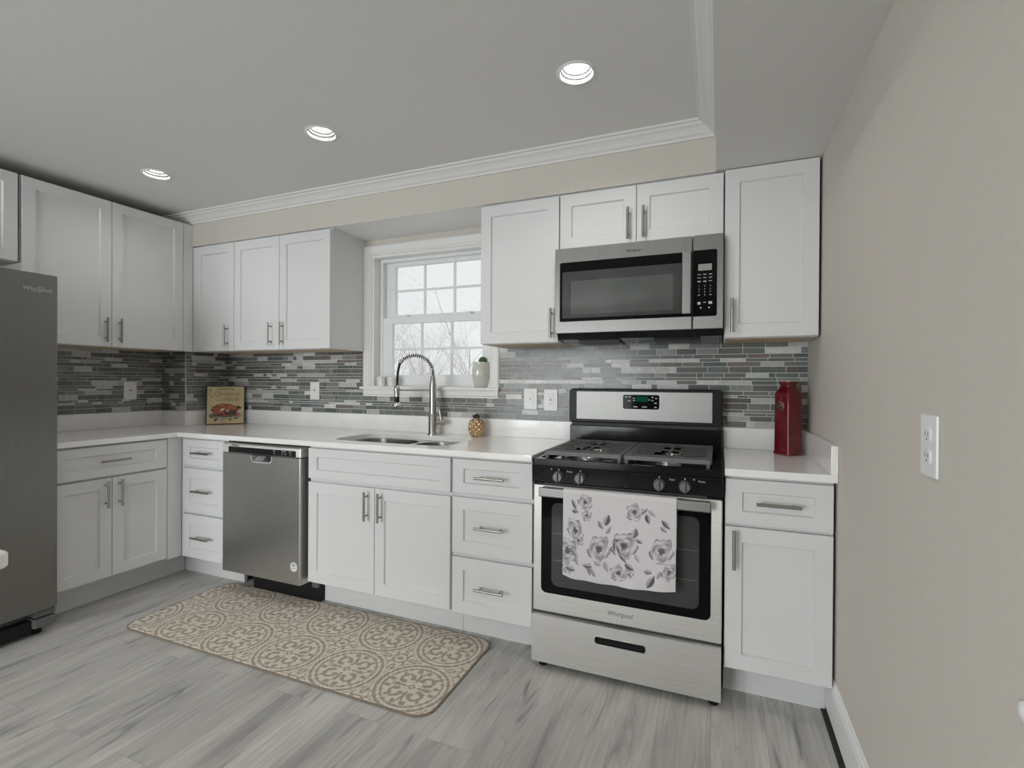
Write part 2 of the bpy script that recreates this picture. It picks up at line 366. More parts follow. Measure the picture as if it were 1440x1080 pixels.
# ---------------------------------------------------------------- window
win = bpy.data.objects.new('window_1', None); COL.objects.link(win); struct(win)
c = MB()
cs = [(0, 0), (0, -.012), (.008, -.018), (.046, -.018), (.052, -.012), (.058, -.012), (.064, -.004), (.064, 0)]   # casing profile: outside -> opening
x0, x1, zt = WX0-.064, WX1+.064, WZ1+.064
c.loft([[(x0+p, y, WZ0) for p, y in cs], [(x0+p, y, zt-p) for p, y in cs], [(x1-p, y, zt-p) for p, y in cs], [(x1-p, y, WZ0) for p, y in cs]])
c.build('window_casing', 'trim', win)
MB().box(WX0-.078, WX1+.068, -.034, .075, WZ0-.018, WZ0).build('window_stool', 'trim', win, bevel=.004)
ap = [(0, WZ0-.018), (-.016, WZ0-.018), (-.016, 1.146), (-.010, 1.140), (-.010, 1.132), (-.004, 1.128), (0, 1.128)]
MB().prism(ap, 'x', WX0-.058, WX1+.058).build('window_apron', 'trim', win)
j = MB()
j.plate([(WX0, WZ0), (WX1, WZ0), (WX1, WZ1), (WX0, WZ1)], [[(WX0+.014, WZ0+.006), (WX0+.014, WZ1-.014), (WX1-.014, WZ1-.014), (WX1-.014, WZ0+.006)]], 'y', -.001, .15)
j.build('window_jamb', 'trim', win)
fx0, fx1, fz0, fz1 = WX0+.014, WX1-.014, WZ0+.006, WZ1-.014
f = MB()
f.plate([(fx0, fz0), (fx1, fz0), (fx1, fz1), (fx0, fz1)], [[(fx0+.022, fz0+.02), (fx0+.022, fz1-.02), (fx1-.022, fz1-.02), (fx1-.022, fz0+.02)]], 'y', .062, .145)
f.build('window_frame', 'vinyl', win, bevel=.002)
def sash(name, z0, z1, y, stile, bot, top, gx0, gx1):
    s = MB(); sx0, sx1 = fx0+.018, fx1-.018
    s.plate([(sx0, z0), (sx1, z0), (sx1, z1), (sx0, z1)], [[(gx0, z0+bot), (gx0, z1-top), (gx1, z1-top), (gx1, z0+bot)]], 'y', y, y+.03)
    o = s.build(name, 'vinyl', win, bevel=.003)
    gz0, gz1 = z0+bot, z1-top
    m = MB(); w = (gx1-gx0)/3
    for k in (1, 2): m.box(gx0+w*k-.007, gx0+w*k+.007, y+.010, y+.022, gz0, gz1)
    m.box(gx0, gx1, y+.011, y+.021, (gz0+gz1)/2-.007, (gz0+gz1)/2+.007)
    m.build('muntin_grille', 'vinyl', o)
    MB().box(gx0-.004, gx1+.004, y+.014, y+.018, gz0-.004, gz1+.004).build('window_pane', 'pane', o)
    return o
lo = sash('lower_sash', fz0+.004, 1.650, .068, .04, .068, .042, -1.262, -.598)
hi = sash('upper_sash', 1.628, fz1-.004, .102, .04, .042, .040, -1.262, -.598)
for xx in (-1.16, -.70):
    MB().box(xx-.02, xx+.02, .072, .096, 1.648, 1.660).box(xx-.008, xx+.012, .070, .085, 1.658, 1.668).build('sash_lock', 'vinyl', lo, bevel=.002)

# ---------------------------------------------------------------- outdoors: bare trees under a white sky
struct(MB().box(-40, 30, .6, 60, -1.4, -1.2).build('ground', 'ground'))
def tree_mesh(seed, h, r0, levels=5, lean=.06, low=.35, spread=(.45, .95), kids=(3, 4)):
    rnd = random.Random(seed); b = MB()
    def grow(p, d, L, r, lv):
        n = 5 if lv < 2 else 3; pts = [p]; q = p.copy(); dd = d.copy(); rs = [r]
        for i in range(n):
            dd = (dd+Vector((rnd.uniform(-1, 1), rnd.uniform(-1, 1), rnd.uniform(-.5, .9)))*.13).normalized()
            q = q+dd*L/n; pts.append(q.copy()); rs.append(r*(1-.62*(i+1)/n))
        b.tube(pts, rs, 6 if lv < 2 else 3, cap=False)
        if lv >= levels: return
        k = rnd.randint(*kids)+(3 if lv == 0 else 0)
        for i in range(k):
            t = rnd.uniform(low if lv == 0 else .25, 1); a = min(int(t*n), n-1); pp = pts[a].lerp(pts[a+1], t*n-a)
            ax = Vector((rnd.uniform(-1, 1), rnd.uniform(-1, 1), rnd.uniform(-.4, .4))).normalized()
            nd = (Matrix.Rotation(rnd.uniform(*spread), 3, ax) @ dd).normalized(); nd.z = max(nd.z, -.05)
            grow(pp, nd.normalized(), L*rnd.uniform(.45, .68), r*(1-.6*t)*.55, lv+1)
    grow(Vector((0, 0, 0)), Vector((lean, 0, 1)).normalized(), h*.62, r0, 0)
    return b
t1 = tree_mesh(3, 9.5, .050, 5, .10, .25, kids=(3, 4)).build('bare_tree', 'bark', loc=(-4.62, 8.2, -1.2))
tag(t1, 'tall bare tree whose thin leaning trunk crosses the middle window panes', 'tree', 'bare trees outside the window')
t2 = tree_mesh(11, 8.0, .060, 5, -.05, .10, kids=(4, 6)).build('bare_tree', 'bark', loc=(-8.2, 12.0, -1.2))
t2.scale = (.55, .55, .55)
tag(t2, 'low bushy bare tree filling the left panes of the lower sash with twigs', 'tree', 'bare trees outside the window')
LAB = 'low leafless tree among the tangle of grey twigs beyond the window'
for (x, y, s, a, src) in ((-5.6, 11.6, .50, 1.1, t2), (-7.0, 9.6, .42, 2.3, t2), (-11.6, 16.0, .62, 4.0, t2), (-14.6, 19.0, .72, 5.2, t2), (-7.4, 16.5, .66, 3.0, t2), (-4.2, 9.0, .40, 2.0, t2), (-17.5, 23.0, .85, .6, t2), (-12.0, 22.0, .85, 1.9, t2), (-9.9, 14.2, .56, 5.9, t2)):
    o = src.copy(); COL.objects.link(o); o.location = (x, y, -1.2); o.scale = (s, s, s); o.rotation_euler = (0, 0, a)
    tag(o, LAB, 'tree', 'bare trees outside the window')

# ---------------------------------------------------------------- cabinets
def handle_bm(x, z, vert, L=.145):
    b = MB(); h = L/2; q = h-.024
    if vert:
        b.tube([(x, -.030, z-h), (x, -.030, z+h)], .0064, 10)
        for s in (-q, q): b.tube([(x, 0, z+s), (x, -.030, z+s)], .0045, 8)
    else:
        b.tube([(x-h, -.030, z), (x+h, -.030, z)], .0064, 10)
        for s in (-q, q): b.tube([(x+s, 0, z), (x+s, -.030, z)], .0045, 8)
    return b
def shaker(x0, x1, z0, z1, fr=.057, t=.020, d=.010):
    b = MB(); c = .004; f2 = fr if (z1-z0) > .2 else min(fr, (z1-z0)*.28)
    def r(i, y, j=None): 
        j = i if j is None else j
        return [(x0+i, y, z0+j), (x1-i, y, z0+j), (x1-i, y, z1-j), (x0+i, y, z1-j)]
    b.loft([r(0, t), r(0, .0015), r(.0015, 0), r(fr, 0, f2), r(fr+c, d, f2+c)])
    return b
def fronts(t, specs):
    for s in specs:
        k, x0, x1, z0, z1 = s[:5]
        o = shaker(x0, x1, z0, z1).build({'d': 'door', 'w': 'drawer', 'f': 'false_drawer_front'}[k], 'cab', t)
        if len(s) > 5 and s[5]:
            hx, hz, v = s[5]
            handle_bm(hx, hz, v).build('handle', 'pull', o, smooth=50)
def base_cab(name, label, x, rotz, w, specs, x0=0., toe=(0, None), front=BASE_Y, extra=None):
    loc = (x, front, 0) if not rotz else (BASE_XL, x, 0)
    t = thing(name, label, 'cabinet', loc, rotz)
    MB().box(x0, w, .0205, .040, .150, CT0-.002).box(x0, x0+.018, .040, .60, .150, CT0-.002).box(w-.018, w, .040, .60, .150, CT0-.002).box(x0+.018, w-.018, .040, .60, .150, .168).box(x0+.018, w-.018, .582, .60, .168, CT0-.002).build('carcass', 'cab', t)
    a, e = toe[0], w if toe[1] is None else toe[1]
    MB().box(a, e, .13, .15, FZ, .150).build('toe_kick', 'cab', t)
    fronts(t, specs)
    return t
HL = .1
# left wall, drawer over two doors (runs behind the fridge's edge)
t = base_cab('base_cabinet', 'white base cabinet with one drawer over two doors beside the refrigerator', -1.284, PI/2, .643,
         [('w', .003, .572, .708, .872, (.286, .792, False)), ('d', .003, .278, .162, .696, (.246, .612, True)), ('d', .281, .572, .162, .696, (.313, .612, True))], toe=(0, .77))
MB().box(.576, .663, .003, .0204, .150, CT0-.002).build('filler_strip', 'cab', t)
# corner stack of three drawers
base_cab('base_cabinet', 'narrow white stack of three drawers between the corner and the dishwasher', -2.310, 0, .402,
         [('w', .034, .398, .714, .872, (.218, .795, False)), ('w', .034, .398, .432, .697, (.218, .566, False)), ('w', .034, .398, .158, .418, (.218, .288, False))], x0=.0, toe=(-.13, .402))
# sink base
sk = -1.284
base_cab('base_cabinet', 'white sink base cabinet with long false drawer front over two doors', sk, 0, .870,
         [('f', .003, .866, .712, .872), ('d', .003, .4325, .159, .693, (.392, .603, True)), ('d', .4355, .866, .159, .693, (.474, .603, True))])
base_cab('base_cabinet', 'white stack of three drawers directly left of the range', -.412, 0, .404,
         [('w', .006, .402, .716, .872, (.204, .794, False)), ('w', .006, .402, .435, .695, (.204, .566, False)), ('w', .006, .402, .156, .416, (.204, .288, False))])
base_cab('base_cabinet', 'white base cabinet with drawer over single door right of the range', .7635, 0, .353,
         [('w', .002, .351, .704, .872, (.177, .789, False)), ('d', .002, .351, .159, .693, (.032, .612, True))], toe=(0, .352))

def wall_cab(label, x, rotz, w, z0, z1, specs, dep=.325, x0=0.):
    loc = (x, UP_Y, 0) if not rotz else (UP_XL, x, 0)
    t = thing('wall_cabinet', label, 'cabinet', loc, rotz)
    MB().box(x0, w, .0205, dep, z0, SOF-.0008 if z1 == UT else z1).build('carcass', 'cab', t)
    MB().box(x0+.012, w-.012, .045, dep-.012, z0-.0012, z0+.0004).build('underside_panel', 'wood', t)
    fronts(t, specs); return t
hz = UB+.100
t = wall_cab('tall white two-door wall cabinet on the left wall reaching near the ceiling', -1.253, PI/2, .857, UB, UTL,
         [('d', .002, .421, UB+.002, UTL-.002, (.386, hz, True)), ('d', .424, .855, UB+.002, UTL-.002, (.461, hz, True))], dep=.322)
MB().box(.858, .924, .002, .020, UB, UTL).build('filler_strip', 'cab', t)
wall_cab('short white wall cabinet above the refrigerator, cropped by the left edge', -2.20, PI/2, .935, 1.84, UTL,
         [('d', .002, .466, 1.842, UTL-.002, (.432, 1.93, True)), ('d', .469, .933, 1.842, UTL-.002, (.503, 1.93, True))], dep=.322)
t = wall_cab('narrow white single-door wall cabinet in the left corner', -2.617, 0, .3785, UB, UT,
         [('d', .002, .3775, UB+.002, UT-.002, (.326, hz, True))], dep=.326)
MB().box(-.0175, .0005, .001, .0204, UB, UT).build('filler_strip', 'cab', t)
wall_cab('white two-door wall cabinet left of the window', -2.237, 0, .8125, UB, UT,
         [('d', .002, .4005, UB+.002, UT-.002, (.338, hz, True)), ('d', .4035, .8105, UB+.002, UT-.002, (.436, hz, True))], dep=.326)
wall_cab('white single-door wall cabinet between the window and the microwave', -.4200, 0, .429, UB, UT,
         [('d', .002, .427, UB+.002, UT-.002, (.395, hz-.005, True))], dep=.326)
wall_cab('low white two-door wall cabinet directly above the microwave', .0115, 0, .743, 1.8760, UT,
         [('d', .002, .3685, 1.8775, UT-.002, (.334, 1.966, True)), ('d', .3715, .741, 1.8775, UT-.002, (.404, 1.966, True))], dep=.326)
wall_cab('white single-door wall cabinet in the right corner under the bulkhead', .7575, 0, .3585, UB, 2.156,
         [('d', .002, .3565, UB+.002, 2.154, (.032, hz-.005, True))], dep=.326)

# ---------------------------------------------------------------- countertops
def slab_label(): pass
SX0, SX1, SY0, SY1 = -1.225, -.505, -.555, -.170
out = [(-.006, -.660), (-.006, -.002), (CHX+.002, -.002), (CHX+.002, CHY-.002), (XL+.002, CHY-.002), (XL+.002, -1.284), (-2.291, -1.284), (-2.291, -.660)]
hole = rr(SX0, SX1, SY0, SY1, (.10, .10, .10, .10), 8)
ct = tag(MB().plate(out, [hole], 'z', CT0, CT1).build('countertop', 'quartz', bevel=.003), 'long white quartz countertop wrapping the left corner with a sink cutout', 'countertop')
MB().box(CHX+.022, -.006, -.022, -.002, CT1, SPL).build('splash_strip', 'quartz', ct, bevel=.002)
MB().box(CHX+.002, CHX+.022, CHY-.022, -.022, CT1, SPL).build('splash_strip', 'quartz', ct, bevel=.002)
MB().box(XL+.022, CHX+.002, CHY-.022, CHY-.002, CT1, SPL).build('splash_strip', 'quartz', ct, bevel=.002)
MB().box(XL+.002, XL+.022, -1.284, CHY-.002, CT1, SPL).build('splash_strip', 'quartz', ct, bevel=.002)
cr = tag(MB().box(.762, XR-.001, -.660, -.002, CT0, CT1).build('countertop', 'quartz', bevel=.003), 'short white quartz countertop between the range and the right wall', 'countertop')
MB().box(.762, XR-.024, -.022, -.002, CT1, SPL).build('splash_strip', 'quartz', cr, bevel=.002)
MB().box(XR-.023, XR-.001, -.660, -.002, CT1, SPL).build('splash_strip', 'quartz', cr, bevel=.002)
# peninsula whose corner pokes into the frame at the left
pn = thing('counter_table', 'white rounded counter corner poking in at the left edge before the refrigerator', 'counter', (-.467, -2.187, 0))
MB().prism(rr(-.50, 0, -.42, 0, (.02, .02, .02, .02), 5), 'z', CT0-.002, CT1).build('countertop', 'quartz', pn, bevel=.006, seg=3)
for (x, y) in ((-.47, -.39), (-.16, -.39), (-.47, -.09), (-.16, -.09)): MB().box(x-.014, x+.014, y-.014, y+.014, FZ, CT0-.003).build('leg', 'cab', pn, bevel=.003)

# ---------------------------------------------------------------- mosaic tile
PAL = [((.165, .178, .170), 5), ((.135, .160, .150), 4), ((.20, .212, .203), 4), ((.150, .140, .134), 5), ((.195, .168, .158), 2), ((.26, .265, .26), 2), ((.60, .60, .59), 4), ((.48, .48, .475), 3)]
PW = [p for p, w in PAL for _ in range(w)]
def tiles(label, w, rotz, loc, seed, skip=None, z0=SPL+.0005, z1=UB+.03):
    rnd = random.Random(seed); vs = []; fs = []; cols = []
    b = MB(); g = .0026
    b.box(0, w, -.0074, -.0005, z0, z1, 1); cols += [(.5, .5, .5)]*8
    seq = [.0305, .026, .014, .016, .032, .0255, .0125, .0205, .031, .0205, .0155, .0225, .031, .0235, .0175, .0205, .0305, .026, .014]; z = z0; i = 0
    while z < z1-.006:
        h = min(seq[i % len(seq)], z1-z); i += 1
        runs = [(0, w)]
        if skip and z+h > skip[2]+.012: runs = [(0, skip[0]), (skip[1], w)]
        for (a, e) in runs:
            x = a-rnd.uniform(0, .06)
            while x < e-.004:
                L = rnd.choice([.030, .050, .098, .098, .098, .098, .112, .150]); xa, xb = max(x, a), min(x+L, e); x += L
                if xb-xa < .006: continue
                col = rnd.choice(PW); k = rnd.uniform(.88, 1.13); col = tuple(c*k for c in col)
                dy = rnd.uniform(0, .0007)
                b.box(xa+g/2, xb-g/2, -.0083-dy, -.005, z+g/2, z+h-g/2, 0); cols += [col]*8
        z += h
    if skip:   # grout bed must not cover the window opening
        b.v[0:8] = []; b.f = b.f[6:]; b.mi = b.mi[6:]; cols = cols[8:]; b.f = [tuple(q-8 for q in f) for f in b.f]
        n0 = len(b.v)
        b.box(0, skip[0], -.0074, -.0005, z0, z1, 1).box(skip[1], w, -.0074, -.0005, z0, z1, 1).box(skip[0], skip[1], -.0074, -.0005, z0, skip[2], 1)
        cols += [(.5, .5, .5)]*(len(b.v)-n0)
    o = b.build('tile_backsplash', ['tile', 'grout'], loc=loc, rot=(0, 0, rotz)); paint(o, np.array(cols, np.float32))
    return tag(o, label, 'backsplash', 'mosaic backsplash')
tiles('long grey glass mosaic backsplash behind the sink and the range', XR-CHX-.002, 0, (CHX+.001, 0, 0), 5, skip=(-1.424-CHX, -.462-CHX, 1.129))
tiles('grey glass mosaic backsplash on the left wall by the refrigerator', 1.284+CHY-.001, PI/2, (XL, -1.284, 0), 8)
tiles('narrow mosaic strip on the chase facing the room in the left corner', CHX-XL-.010, 0, (XL+.009, CHY, 0), 9)
tiles('narrow mosaic strip on the chase side facing the window', -CHY-.001, PI/2, (CHX, CHY-.008, 0), 13)

# ================================================================ things
def MBW(t):
    b = MB(); b.X = Matrix.Translation(-Vector(t.location)); return b
def P(t, x, y, z): return tuple(Vector((x, y, z))-Vector(t.location))
def circ(cx, cy, r, n=32): return [(cx+r*math.cos(2*PI*k/n), cy+r*math.sin(2*PI*k/n)) for k in range(n)]
def spline(pts, n=8):
    pts = [Vector(p) for p in pts]; out = []
    for i in range(len(pts)-1):
        a, b, c, d = pts[max(i-1, 0)], pts[i], pts[i+1], pts[min(i+2, len(pts)-1)]
        for k in range(n):
            t = k/n; out.append(.5*((2*b)+(c-a)*t+(2*a-5*b+4*c-d)*t*t+(3*b-a-3*c+d)*t**3))
    out.append(pts[-1]); return out
def swirl_logo(t, parent, x, y, z, size, m, rotz=None):
    """wordmark with an oval swirl ring around its middle"""
    o = text('logo', 'Whirlpool', size, parent, P(t, x, y, z), m=m, sx=.95, shear=.12)
    return o

# ---------------------------------------------------------------- recessed lamps
def downlight(x, y, label):
    t = thing('recessed_ceiling_light', label, 'ceiling light', (x, y, CZ), 0, 'recessed ceiling lights')
    MB().loft([[(r*math.cos(2*PI*k/40), r*math.sin(2*PI*k/40), z) for k in range(40)] for r, z in ((.060, 0), (.061, -.005), (.068, -.005), (.074, 0), (.060, .0))], cap=(False, False)).build('trim_ring', 'trim', t, smooth=40)
    MB().loft([[(r*math.cos(2*PI*k/40), r*math.sin(2*PI*k/40), z) for k in range(40)] for r, z in ((.0605, -.004), (.058, .008), (.054, .010), (.052, .020), (.047, .022), (.046, .030), (.062, .040))], cap=(False, True)).build('baffle', 'baffle', t, smooth=30)
    MB().lathe([(.0465, .026), (.0465, .029)], n=40).build('lens', 'lens_strong' if 'above the range' in label else 'lens', t)
CANS = [(.246, -.895, 'round recessed ceiling light nearest the bulkhead, above the range'), (-.958, -.895, 'round recessed ceiling light in the middle of the row, before the window'),
        (-2.147, -.880, 'round recessed ceiling light farthest left, above the left cabinets')]
for (x, y, l) in CANS: downlight(x, y, l)
for (x, y, l) in REAR: downlight(x, y, l)

# ---------------------------------------------------------------- gas range
RX0, RX1 = -.003, .758
g = thing('gas_range', 'stainless and black freestanding gas range with four knobs', 'range', (.378, -.36, FZ))
MBW(g).box(RX0+.002, RX1-.002, -.632, -.012, .045, .874).build('body', 'black', g)
b = MBW(g)
b.plate(rr(RX0, RX1, -.668, -.088, (0, 0, .012, .012)), [rr(.022, .733, -.632, -.105, .02)], 'z', .875, .903)
b.box(.02, .735, -.634, -.10, .876, .886)
ck = b.build('cooktop', 'black', g, bevel=.006, seg=3)
cp = MBW(g).prism([(-.668, .873), (-.662, .802), (-.600, .802), (-.600, .873)], 'x', RX0, RX1).build('control_panel', 'black', g, bevel=.004)
for (x, s, w) in ((.118, 'Front', -1), (.212, '', 0), (.527, '', 0), (.622, 'Front', 1)):
    k = MBW(g).lathe([(.023, -.664), (.0225, -.672), (.0195, -.690), (.0175, -.693)], (x, 0, .833), ax='y').build('knob', 'knob', g, smooth=40)
    MBW(g).box(x-.0045, x+.0045, -.703, -.688, .813, .856).build('knob_grip', 'knob', k, bevel=.003)
    MBW(g).lathe([(.0245, -.6645), (.0245, -.6665)], (x, 0, .834), ax='y').build('knob_bezel', 'bplas', k)
for (x, s) in ((.165, 'Front'), (.575, 'Rear'), (.682, 'Front')):
    text('marking', s, .011, cp, P(g, x, -.6675, .856), m='print')
for x in (.086, .118, .212, .527, .622, .655):
    MBW(g).lathe([(.0028, -.6655), (.0028, -.6675)], (x, 0, .862), ax='y', n=10).build('marking', 'print', cp)
# grates and burners
def grate(x0, x1):
    b = MBW(g); y0, y1, z0, z1 = -.618, -.118, .914, .931; w = .022
    b.plate(rr(x0, x1, y0, y1, .012, 4), [rr(x0+w, x1-w, y0+.030, y1-w, .004, 2)], 'z', z0, z1)
    cx = (x0+x1)/2; b.box(cx-.006, cx+.006, y0+.02, y1-.02, z1-.006, z1+.0005)
    n = 7; ys = y0+.030; ye = y1-w
    for i in range(n):
        y = ys+(i+.5)*(ye-ys)/n; d = min(abs(y+.487), abs(y+.243))
        gap = .058 if d < .040 else (.0 if d > .062 else .036)
        if abs(y+.365) < .025: gap = 0
        hw = .0165
        if gap: b.box(x0+w-.002, cx-gap, y-hw, y+hw, z1-.0018, z1); b.box(cx+gap, x1-w+.002, y-hw, y+hw, z1-.0018, z1)
        else: b.box(x0+w-.002, x1-w+.002, y-hw, y+hw, z1-.0018, z1)
    for xx in (x0+.006, x1-.02):
        for yy in (y0+.006, y1-.02, -.372): b.box(xx, xx+.014, yy, yy+.014, .886, z0+.002)
    return b.build('grate', 'iron', g, bevel=.0015)
grate(.034, .373); grate(.377, .716)
for x in (.2035, .5465):
    for y in (-.487, -.243):
        q = MBW(g).lathe([(.052, .886), (.050, .894), (.040, .900), (.038, .905)], (x, y, 0), 32).build('burner', 'alu', g, smooth=40)
        MBW(g).lathe([(.037, .905), (.037, .911), (.032, .913)], (x, y, 0), 32).build('burner_cap', 'bplas', q, smooth=40)
# oven door
b = MBW(g).prism([(RX0+.003, .2445), (RX1-.003, .2445), (RX1-.003, .788), (RX0+.003, .788)], 'y', -.649, -.603)
od = b.build('oven_door', 'steel', g, bevel=.004)
wg = MBW(g).prism(rr(.036, .716, .326, .760, (.004, .004, .024, .024), 8), 'y', -.6505, -.647).build('oven_window', 'bglass', od)
MBW(g).prism(rr(.083, .674, .361, .716, .028, 8), 'y', -.6512, -.650).build('inner_glass', 'gglass', wg)
for z in (.47, .585):
    MBW(g).box(.09, .667, -.6516, -.651, z, z+.0022).build('oven_rack', 'grey', wg)
h = MBW(g).box(.040, .716, -.703, -.688, .748, .787).build('oven_handle', 'steelh', od, bevel=.005, seg=3)
for xx in (.045, .689): MBW(g).box(xx, xx+.022, -.690, -.649, .752, .783).build('handle_bracket', 'steel', h, bevel=.003)
MBW(g).box(.05, .70, -.652, -.640, .7885, .800).build('vent_slot', 'slot', od)
swirl_logo(g, od, .374, -.6495, .287, .026, 'grey')
# storage drawer
dr = MBW(g).plate([(RX0+.004, .034), (RX1-.004, .034), (RX1-.004, .234), (RX0+.004, .234)], [rr(.273, .481, .158, .193, .013, 6)], 'y', -.668, -.625).build('storage_drawer', 'steel', g)
b = MBW(g); b.prism(rr(.270, .484, .155, .196, .013, 6), 'y', -.646, -.640)
dp = b.build('drawer_pull', 'bplas', dr)
MBW(g).plate(rr(.2725, .4815, .1575, .1935, .0135, 6), [rr(.276, .478, .161, .190, .011, 6)], 'y', -.669, -.642).build('pull_rim', 'chrome', dp)
MBW(g).prism([(-.662, .162), (-.646, .162), (-.646, .178)], 'x', .276, .478).build('pull_lip', 'bplas', dp)
MBW(g).box(RX0+.006, RX1-.006, -.640, -.60, .2335, .245).build('door_gap', 'slot', g)
for x in (.042, .728):
    MBW(g).lathe([(.012, .045), (.012, .020), (.019, .018), (.019, .011), (.016, FZ)], (x, -.632, 0), 20).build('foot', 'bplas', g, smooth=40)
# backguard
bg_ = MBW(g).box(RX0+.004, RX1-.004, -.086, -.012, .90, 1.002).build('back_riser', 'black', g, bevel=.003)
b = MBW(g); b.prism(rr(RX0, RX1, 1.018, 1.197, (.022, .022, .012, .012), 6), 'y', -.088, -.012)
bk = b.build('backguard', 'bplas', g, bevel=.006, seg=3)
MBW(g).box(.02, .735, -.082, -.02, 1.000, 1.020).build('vent_slot', 'slot', bk)
MBW(g).prism(rr(.038, .712, 1.036, 1.183, .004, 4), 'y', -.0905, -.087).build('steel_panel', 'steelp', bk, bevel=.001)
di = MBW(g).prism(rr(.284, .464, 1.095, 1.168, .010, 6), 'y', -.0925, -.090).build('clock_panel', 'bglass', bk)
MBW(g).prism(rr(.350, .408, 1.133, 1.160, .002, 3), 'y', -.0932, -.092).build('display', 'green', di)
for (x, z, w) in ((.300, 1.156, .012), (.318, 1.158, .010), (.316, 1.137, .014), (.340, 1.150, .010), (.340, 1.139, .010), (.415, 1.143, .008), (.431, 1.156, .010), (.449, 1.151, .010), (.431, 1.140, .010), (.446, 1.127, .012), (.446, 1.106, .012), (.348, 1.107, .020), (.392, 1.107, .024)):
    MBW(g).box(x-w/2, x+w/2, -.0930, -.0922, z-.0026, z+.0026).build('button', 'print', di)

# dish towel over the oven handle
tw = [(-.652+.0, .61)]
prof = [(-.684, .590), (-.684, .66), (-.684, .73), (-.6850, .777), (-.6885, .7895), (-.696, .7915), (-.7035, .789), (-.7065, .778)]
NZ, NX = 150, 190; zb = .432
X0, X1 = .1505, .595
def towel():
    rows = [(y, z) for y, z in prof]+[(-.7068, .778-(.778-zb)*(i+1)/NZ) for i in range(NZ)]
    nb = len(prof); V = []; C = np.ones((len(rows)*NX, 3), np.float32)*np.array((.70, .675, .69), np.float32); UV = []
    for k, (y, z) in enumerate(rows):
        v = max(0, (k-nb+1)/NZ)
        for i in range(NX):
            u = i/(NX-1); x = X0+(X1-X0)*u
            zz = z+.006*u*v-.0
            if k >= nb: zz += v*(.010*math.exp(-((u-0)/.08)**2)-.012*math.sin(PI*min(1, u*1.0))*.8)
            yy = y-(v*.010*(.5+.5*math.sin(u*9+1.2))+v*v*.004*math.sin(u*23)) if k >= nb else y
            V.append((x-.004*v*(u-.5), yy, zz)); UV.append((u, v if k >= nb else -.1))
    F = []
    for k in range(len(rows)-1):
        for i in range(NX-1): F.append((k*NX+i, k*NX+i+1, (k+1)*NX+i+1, (k+1)*NX+i))
    UV = np.array(UV)
    px = 90+UV[:, 0]*1070; py = 75+UV[:, 0]*80+UV[:, 1]*(765+UV[:, 0]*80)
    ink = np.zeros(len(px))
    rnd = random.Random(4)
    def rose(cx, cy, r, ph, sq=1.0, rot=0.):
        nonlocal ink
        c, s = math.cos(rot), math.sin(rot); dx, dy = px-cx, py-cy; a = dx*c+dy*s; b = (-dx*s+dy*c)/sq
        d = np.hypot(a, b)/r; th = np.arctan2(b, a)
        edge = 1+.09*np.sin(5*th+ph)+.05*np.sin(11*th+2*ph)
        inside = d < edge
        pet = .20+.13*np.sin(3*th+ph+5*d)+.10*np.sin(13*d+2*np.sin(3*th+ph))+.06*np.sin(25*th+d*9)
        rim = np.where((d > edge-.10) & (np.sin(5*th+ph) > -.1), .22, 0)
        core = np.where(d < .27+.05*np.sin(7*th), .62+.2*np.sin(9*th+20*d), 0)
        crease = np.where(np.abs(((d*3.1+.6*np.sin(2*th+ph)) % 1)-.5) < .07, .26, 0)*(d > .25)
        ink = np.where(inside, np.maximum(ink*.35, pet+rim+crease+core), ink)
    def leaf(cx, cy, L, w, rot, dk=.55):
        nonlocal ink
        c, s = math.cos(rot), math.sin(rot); dx, dy = px-cx, py-cy; a = (dx*c+dy*s)/L; b = (-dx*s+dy*c)/w
        inside = (np.abs(a) < 1) & (np.abs(b) < (1-a*a)*(1-.25*a))
        val = np.where(b > 0, dk, dk*.42)+.12*np.sin(a*18+b*3)
        val = np.where(np.abs(b) < .10, dk*1.2, val)
        ink = np.where(inside, np.maximum(ink*.4, val), ink)
    for q in ((690, 555, 125, 0.4, .95, 0), (450, 585, 105, 1.7, 1.15, .4), (640, 800, 85, 2.9, .85, 0), (312, 165, 72, .9, .9, .5), (330, 285, 48, 3.3, 1.1, 0), (785, 250, 78, 2.2, 1.0, 0),
              (215, 420, 70, 4.1, 1.6, -.4), (140, 610, 100, 5.3, 1.1, 0), (1035, 610, 105, 1.1, 1.1, .3), (1100, 810, 62, .2, 1.3, .2), (740, 810, 42, 2.1, .9, 0), (140, 770, 50, 3.1, 1, 0), (250, 510, 50, .7, .8, .6)): rose(*q)
    for q in ((525, 325, 55, 32, -1.2, .75), (465, 370, 48, 22, 1.0, .5), (540, 415, 42, 20, -.9, .45), (790, 440, 46, 34, -1.3, .6), (832, 515, 40, 18, .6, .6), (908, 312, 48, 26, 1.3, .75), (945, 260, 46, 22, .8, .35),
              (875, 240, 40, 20, -.7, .5), (1070, 365, 58, 24, .9, .7), (1050, 410, 40, 18, .8, .5), (940, 885, 68, 34, -1.0, .75), (915, 795, 40, 26, .3, .5), (1010, 825, 40, 22, -1.1, .4), (742, 745, 55, 24, .6, .75),
              (360, 770, 60, 30, 1.5, .5), (335, 740, 45, 22, .2, .6), (395, 800, 45, 20, 1.0, .45), (520, 745, 55, 26, 1.2, .35), (205, 190, 55, 18, 1.1, .8), (212, 245, 34, 22, .2, .6), (180, 772, 40, 20, .1, .6), (815, 665, 45, 20, 1.1, .3),
              (440, 720, 40, 18, .2, .4), (205, 620, 60, 22, .9, .5), (230, 690, 50, 18, 1.3, .4), (640, 600, 60, 14, 1.2, .9), (600, 560, 50, 16, 1.5, .8), (680, 670, 60, 14, .8, .9), (620, 500, 40, 14, 0, .7), (690, 190-20, 0.1, .1, 0, 0)): leaf(*q)
    ink = np.clip(ink*1.45, 0, .97)[:, None]
